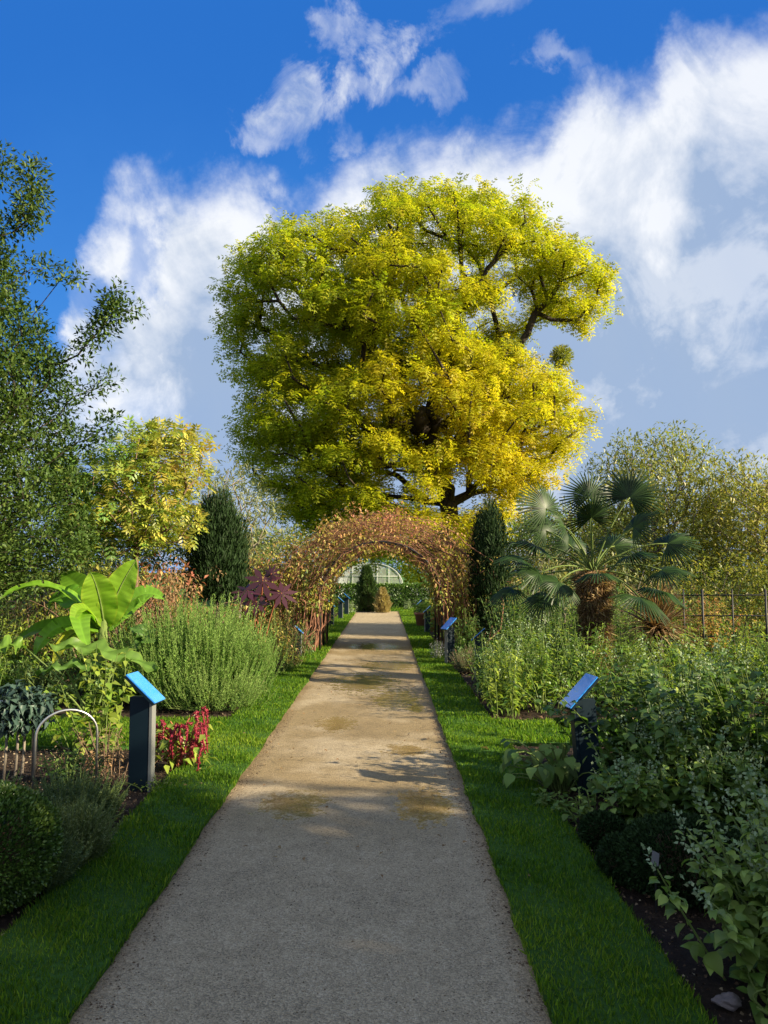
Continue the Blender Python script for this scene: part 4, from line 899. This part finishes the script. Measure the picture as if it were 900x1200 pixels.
# sunlit yellow green stems behind the sign
def stalky(name, label, cat, x, y, w_, d_, h, n, leaf, T, lm, bk, lpn=16, hue=.5, group=None, lean=.15, tip=None, tipm=None, sr=.006, dn=.3, huer=.2, zmin=.15, tops=.0):
    t = thing(name, label, cat, (x, y, 0), group); gs = Geo(); g = Geo(); gt = Geo()
    for k in range(n):
        bx_, by_ = random.gauss(0, w_*.35), random.gauss(0, d_*.35); hh2 = h*random.uniform(.7, 1.05)*(1-.25*min(1, (bx_/w_)**2*2))
        a = np.array((bx_*.6, by_*.6, 0)); c_ = np.array((bx_*1.3+random.gauss(0, lean)*h, by_*1.3+random.gauss(0, lean)*h, hh2)); b_ = (a+c_)/2+np.array((random.gauss(0, .04), random.gauss(0, .04), .08*h)); q = bez(a, b_, c_, 8)
        tube(gs, q, np.linspace(sr, sr*.5, 8), 5, False)
        tt = zmin+(1-zmin)*RNG.random(lpn); cvs = np.array([np.interp(tt, np.linspace(0, 1, 8), q[:, i]) for i in range(3)]).T
        aa = RNG.random(lpn)*2*PI; d = np.column_stack([np.cos(aa), np.sin(aa), RNG.normal(size=lpn)*.4+.25-dn])
        scatter(g, T, cvs+d*.02, d, np.array([0, 0, 1.])+rnd(lpn)*.45, leaf*(1.15-.6*tt)*(.7+.6*RNG.random(lpn)), np.column_stack([RNG.random(lpn), np.clip(hue+huer*RNG.normal(size=lpn)+.2*(tt-.5), 0, 1)]))
        if tip:
            m = tip; s = np.linspace(0, .16*h, m)[:, None]; dd = nrm(q[-1]-q[-2]); p = q[-1]+dd*s; rr_ = rnd(m); scatter(gt, T_leaf(.7), p+rr_*.008, rr_+dd*.5, rnd(m), .022)
    g.build('foliage', lm, t); gs.build('stem', bk, t)
    if tip: gt.build('blossom', tipm, t)
    return t
stalky('sunflower_stems', 'tall yellowing leafy stalks just left of the near left sign', 'plant', X(120, 6.9), 6.95, .42, .3, .92, 15, .12, T_leaf(.6, .1, .3), LM['herb'], BK['green'], 20, .75)
stalky('dried_stems', 'brown dried stems around the foot of the near left sign', 'plant', X(130, 6.0), 6.15, .5, .3, .42, 26, .045, T_leaf(.4), LM['dry'], BK['brown'], 16, .5, sr=.004)
stalky('herb_clump', 'low dark green herb inside the silver hoop', 'plant', X(85, 5.9), 5.9, .3, .25, .25, 22, .06, T_leaf(.5), LM['nettle'], BK['green'], 14, .3)
# love-lies-bleeding
x = X(212, 6.35); t = thing('amaranth', 'crimson drooping amaranth at the corner of the left bed', 'plant', (x, 6.4, 0))
gs, gt, gl, gr = Geo(), Geo(), Geo(), Geo()
for k in range(13):
    a = np.array((random.gauss(0, .05), random.gauss(0, .05), 0)); tp_ = np.array((random.uniform(-.24, .22), random.uniform(-.14, .14), random.uniform(.22, .46))); q = bez(a, a*.5+tp_*[.4, .4, .9], tp_, 7); tube(gs, q, .007, 6, False)
    for j in range(4):
        e = tp_+np.array((random.gauss(0, .05), random.gauss(0, .05), random.uniform(-.06, .02))); L = random.uniform(.12, .26); q = bez(e, e+np.array((random.gauss(0, .05), -.03, .04)), e+np.array((random.gauss(0, .04), random.gauss(-.02, .03), -L)), 9)
        q[:, 2] = np.maximum(q[:, 2], .03); n = 70; s = RNG.random(n)*8; i0 = s.astype(int); pq = q[i0]+(q[np.minimum(i0+1, 8)]-q[i0])*(s-i0)[:, None]; rr_ = rnd(n)
        tube(gt, q, np.linspace(.009, .005, 9), 6); scatter(gt, T_leaf(.8), pq+rr_*.008, rr_-[0, 0, .4], rnd(n), .016)
n = 90; p = np.column_stack([RNG.normal(size=n)*.15, RNG.normal(size=n)*.09-.02, .08+.3*RNG.random(n)]); scatter(gl, T_leaf(.5, .1, .3), p, np.column_stack([RNG.normal(size=n), RNG.normal(size=n)-.3, np.full(n, -.3)]), np.array([0, 0, 1.])+rnd(n)*.4, .1, np.column_stack([RNG.random(n), .6+.4*RNG.random(n)]))
gs.build('stem', BK['red'], t); gt.build('tassel', LM['red'], t); gl.build('foliage', LM['herb'], t)
stalky('small_herb', 'small pale green seedlings at the bed corner below the crimson amaranth', 'plant', X(190, 5.75), 5.75, .2, .2, .1, 16, .03, T_leaf(.6), LM['herb'], BK['green'], 8, .8)

# ------------------------------------------------------------------ right beds
def heart(name, label, x, y, w_, d_, h, n, leaf, hue, lpn=18, tip=14, group=None, lm='nettle'): 
    return stalky(name, label, 'plant', x, y, w_, d_, h, n, leaf, T_wide(.8, .3), LM[lm], BK['green'], lpn, hue, group, .12, tip, LM['pale'], dn=.35)
heart('nettle_leaf_shrub', 'large dark green shrub with pale spikes filling the right bed behind the mounds', X(800, 5.9), 5.9, 1.35, .8, .98, 95, .1, .35, 26, 8)
heart('nettle_leaf_shrub', 'leafy green shrub with pale spikes immediately right of the near right sign', X(775, 5.2), 5.15, .45, .4, .6, 34, .095, .45, 20, 10)
heart('nettle_leaf_shrub', 'bright leafed shrub with pale flower spikes at the lower right corner', 1.62, 3.1, .36, .5, .64, 64, .07, .8, 30, 16)
heart('nettle_leaf_shrub', 'taller leafy shrub at the far right edge above the lower corner plant', X(905, 5.0), 5.3, .8, .5, .95, 40, .1, .4, 22, 10)
heart('nettle_leaf_shrub', 'low leafy skirt of the right bed between the large shrub and the labelled mound', X(830, 4.8), 4.85, .6, .25, .5, 44, .085, .5, 20, 8)
heart('nettle_leaf_shrub', 'short drooping leafy plant between the small round bush and the near right sign', X(735, 4.9), 4.8, .25, .2, .42, 16, .09, .5, 18, 8)
t = thing('squash_plant', 'low plant with broad dull green leaves around the foot of the near right sign', 'plant', (X(650, 5.9), 5.75, 0)); n = 85
gs, gl = Geo(), Geo()
for k in range(n):
    tp_ = np.array((max(-.38, min(.4, random.gauss(0, .22))), random.gauss(0, .14), random.uniform(.1, .34))); tube(gs, bez((tp_[0]*.2, tp_[1]*.2, 0), tp_*[.5, .5, 1.1], tp_, 6), .005, 5, False)
    d = np.array([[tp_[0]*2+random.gauss(0, .4), tp_[1]*2-.4, -.55]]); scatter(gl, T_wide(.85, .35), tp_[None], d, np.array([[0, -.2, 1.]])+rnd(1)*.3, random.uniform(.06, .13), np.array([[random.random(), random.uniform(.25, .8)]]))
gs.build('stem', BK['green'], t); gl.build('foliage', LM['nettle'], t)
for (x, y, r, lab, n_) in [(X(800, 4.)-.02, 4.0, (.34, .32, .2), 'dark clipped box mound carrying the small plant label', 20000), (X(695, 4.7), 4.6, (.13, .14, .11), 'small dark round bush at the edge of the right grass strip', 7000), (X(745, 4.1)-.04, 4.15, (.17, .2, .12), 'low dark bush between the grass strip and the labelled mound', 9000)]:
    t = thing('box_mound', lab, 'shrub', (x, y, 0), 'dark box mounds in the right bed'); ball(t, r[2]*.75, r, n_, .02, LM['yew'])
for (x, y, h, lab, hu) in [(X(690, 4.9), 5.0, .2, 'yellowing broad-leaf seedling patch on the soil below the near right sign', .75), (X(930, 2.75), 2.85, .12, 'pale green creeping leaves at the bottom right on dark soil', .6), (X(640, 5.3)+.06, 5.35, .1, 'sparse small leaves on the soil edge beside the right grass strip', .5)]:
    t = stalky('seedling_patch', lab, 'plant', x, y, .3, .3, h, 16, .06, T_wide(.8, .2), LM['nettle'], BK['green'], 8, hu, 'seedling patches in the right bed')
# plant label
t = thing('plant_label', 'small tilted white plant label on a stick in the dark mound', 'label', (*P(768, 1006, 3.75)[:2], 0)); z = P(768, 1006, 3.75)[2]
slab('stake', (.006, .006, z), M_iron, t, (0, .006, z/2), bev=0); slab('tag_plate', (.04, .003, .06), flatmat('label_plate', (.15, .15, .16), .5), t, (0, 0, z), (math.radians(-25), math.radians(25), .2), .001)
slab('stone', (1, 1, 1), flatmat('grey_stone', (.16, .14, .14), .8), None, (0, 0, 0)); st_ = bpy.data.objects['stone']; bpy.data.objects.remove(st_)
g = Geo(); d = rnd(400); 
bm = bmesh.new(); bmesh.ops.create_icosphere(bm, subdivisions=3, radius=1)
for v in bm.verts: k = 1+.15*math.sin(v.co.x*5+1)+.12*math.sin(v.co.y*7)+.1*math.sin(v.co.z*6+v.co.x*4); v.co = Vector((v.co.x*.05*k, v.co.y*.035*k, v.co.z*.022*k))
me = bpy.data.meshes.new('stone'); bm.to_mesh(me); bm.free(); me.materials.append(flatmat('stone_grey', (.12, .1, .1), .85, nz=.4, scale=30)); so_ = bpy.data.objects.new('stone', me); COL.objects.link(so_); so_.location = (*P(853, 1150, 2.95)[:2], .03); tag(so_, 'pinkish grey stone on the soil at the lower right', 'stone')

# sunlit leafy plants beyond the cross lawn, right
for i, (u, D, w_, h, n_, hu, lm_, lab) in enumerate([
 (590, 8.75, .42, .78, 30, .78, 'herb', 'yellow green leafy plant at the corner of the grass strip and cross lawn'), (632, 9., .5, .95, 34, .55, 'herb', 'mid green leafy plant behind the near right sign'), (680, 9.3, .5, 1.02, 30, .5, 'herb', 'tall feathery green plant in front of the palm trunk'),
 (575, 9.9, .4, .8, 26, .4, 'nettle', 'dull green leafy plant just before the slender lectern sign'), (610, 10.2, .5, .98, 26, .45, 'herb', 'leafy plant with pale tips between slender sign and palm'), (655, 10.6, .6, 1.2, 30, .25, 'nettle', 'dark green leafy clump in shade left of the palm trunk'),
 (740, 9.4, .5, .9, 28, .7, 'herb', 'sunlit yellow green plant right of the palm trunk'), (800, 9.6, .6, .95, 30, .65, 'herb', 'sunlit yellow green plant in front of the cordyline'), (860, 10., .7, .95, 34, .75, 'herb', 'yellow leaved plant below the iron fence'),
 (905, 9.4, .5, 1.0, 26, .5, 'herb', 'green plant at the right edge below the iron fence'), (760, 8.8, .4, .6, 24, .6, 'herb', 'short bright plant behind the large dark shrub'), (600, 13., .6, 1.5, 30, .2, 'nettle', 'tall dark shrub behind the slender lectern sign'), (640, 13.5, .7, 1.7, 32, .2, 'nettle', 'tall dark green shrub under the left fans of the palm'),
 (545, 14.6, .35, .9, 20, .3, 'nettle', 'dark plant against the right foot of the arch'), (720, 13.5, .8, 1.4, 30, .5, 'herb', 'green shrub behind the palm trunk'), (830, 14.5, .9, 1.3, 34, .6, 'vine', 'brownish yellow shrub behind the iron fence')]):
    stalky('bed_plant', lab, 'plant', X(u, D), D, w_, .5, h, n_, .1, T_leaf(.35, .08, .25), LM[lm_], BK['green'], 34, hu, 'leafy plants in the right beds', .1, 10 if i in (0, 1, 4) else None, LM['pale'])
# left bed plants
for i, (u, D, w_, h, n_, hu, lm_, leaf, lab) in enumerate([
 (40, 9.4, .8, .55, 60, .3, 'lav', .1, 'fine leaved dark mound left of the giant frilled leaf'), (-5, 8.9, .6, .7, 34, .5, 'herb', .1, 'mixed green plant at the left edge beyond the cross lawn'), (0, 11, .9, 1.15, 34, .7, 'herb', .12, 'yellow green plant at the left edge beside the banana'),
 (160, 11.5, .6, 1.1, 26, .3, 'nettle', .1, 'dark green plant between banana and rosemary'), (215, 12, .6, 1.3, 24, .5, 'herb', .1, 'green plant peeping over the rosemary'), (330, 12.2, .4, 1.15, 24, .35, 'vine', .08, 'reddish leaved plant right behind the rosemary'),
 (342, 12.8, .32, .75, 26, .5, 'dry', .06, 'dry purplish seedheads at the left grass edge before the arch'), (356, 14.8, .3, .6, 24, .5, 'lav', .06, 'grey lavender mass at the left foot of the arch'), (368, 18.5, .4, .9, 22, .6, 'herb', .09, 'light green plant beside the white topped signs'),
 (382, 24., .5, 1.0, 22, .7, 'herb', .12, 'yellow green plants at the far left of the path'), (372, 28, .8, 1.2, 26, .55, 'herb', .15, 'green plants near the far end of the left bed'), (30, 14, 1.2, 1.3, 40, .6, 'vine', .12, 'russet leaved shrub under the evergreen tree'), (110, 10.6, .6, .7, 26, .3, 'nettle', .1, 'dark foliage around the banana stem'),
 (410, 29.5, .35, .5, 14, .7, 'pale', .09, 'pale flowering plant at the far left path end'), (505, 27.5, .5, .7, 20, .6, 'herb', .12, 'green plants behind the pots on the far right'), (520, 19., .4, .8, 20, .4, 'herb', .09, 'green plant on the right behind the arch'), (533, 16.2, .35, .6, 22, .5, 'dry', .07, 'dry low plants inside the right foot of the arch'),
 (512, 14.2, .22, .35, 18, .5, 'grey', .04, 'low grey plant by the grass at the right foot of the arch'), (478, 31.8, .25, .45, 8, .5, 'pale', .1, 'white plant in front of the hedge right of the tan conifer')]):
    stalky('border_plant', lab, 'plant', X(u, D), D, w_, .5, h, n_, leaf, T_leaf(.35, .08, .25), LM[lm_], BK['green'], 34, hu, 'plants in the borders', .1)
for (x, y, lab) in [(-1.83, 13.2, 'brown lavender mound on the left grass edge before the arch'), (1.38, 12.4, 'dark low mound on the right grass edge beside the slender sign'), (-1.85, 11.9, 'grey green mound joining the rosemary to the lavender')]:
    rosebush('edge_mound', lab, 'shrub', (x, y), (.25, .4, .22), 260, .2, 24, .045, LM['lav'], outw=.8, huec=.5, group='mounds along the grass edges')
# ground cover over the farther beds
g = Geo()
def cover(x0, x1, y0, y1, n, R, size, k):
    C = np.column_stack([x0+(x1-x0)*RNG.random(n), y0+(y1-y0)*RNG.random(n), .03+.1*RNG.random(n)]); puffs(g, T_leaf(.5), C, R, k, size, hue=np.clip(.5+.4*fnoise(C, 1.2, 2), 0, 1), down=.1)
cover(-12, -8, 9, 31, 500, .25, .1, 20); cover(8, 15, 12, 31, 800, .25, .1, 20); cover(-9, PL-.75, 9, 31, 1300, .2, .09, 26); cover(PR+.75, 9, 9, 31, 1300, .2, .09, 26)
tag(g.build('ground_cover', LM['herb']), 'low mixed green plants covering the farther beds', 'ground cover', kind='stuff')
print('faces', sum(len(o_.data.polygons) for o_ in bpy.data.objects if o_.type == 'MESH'))
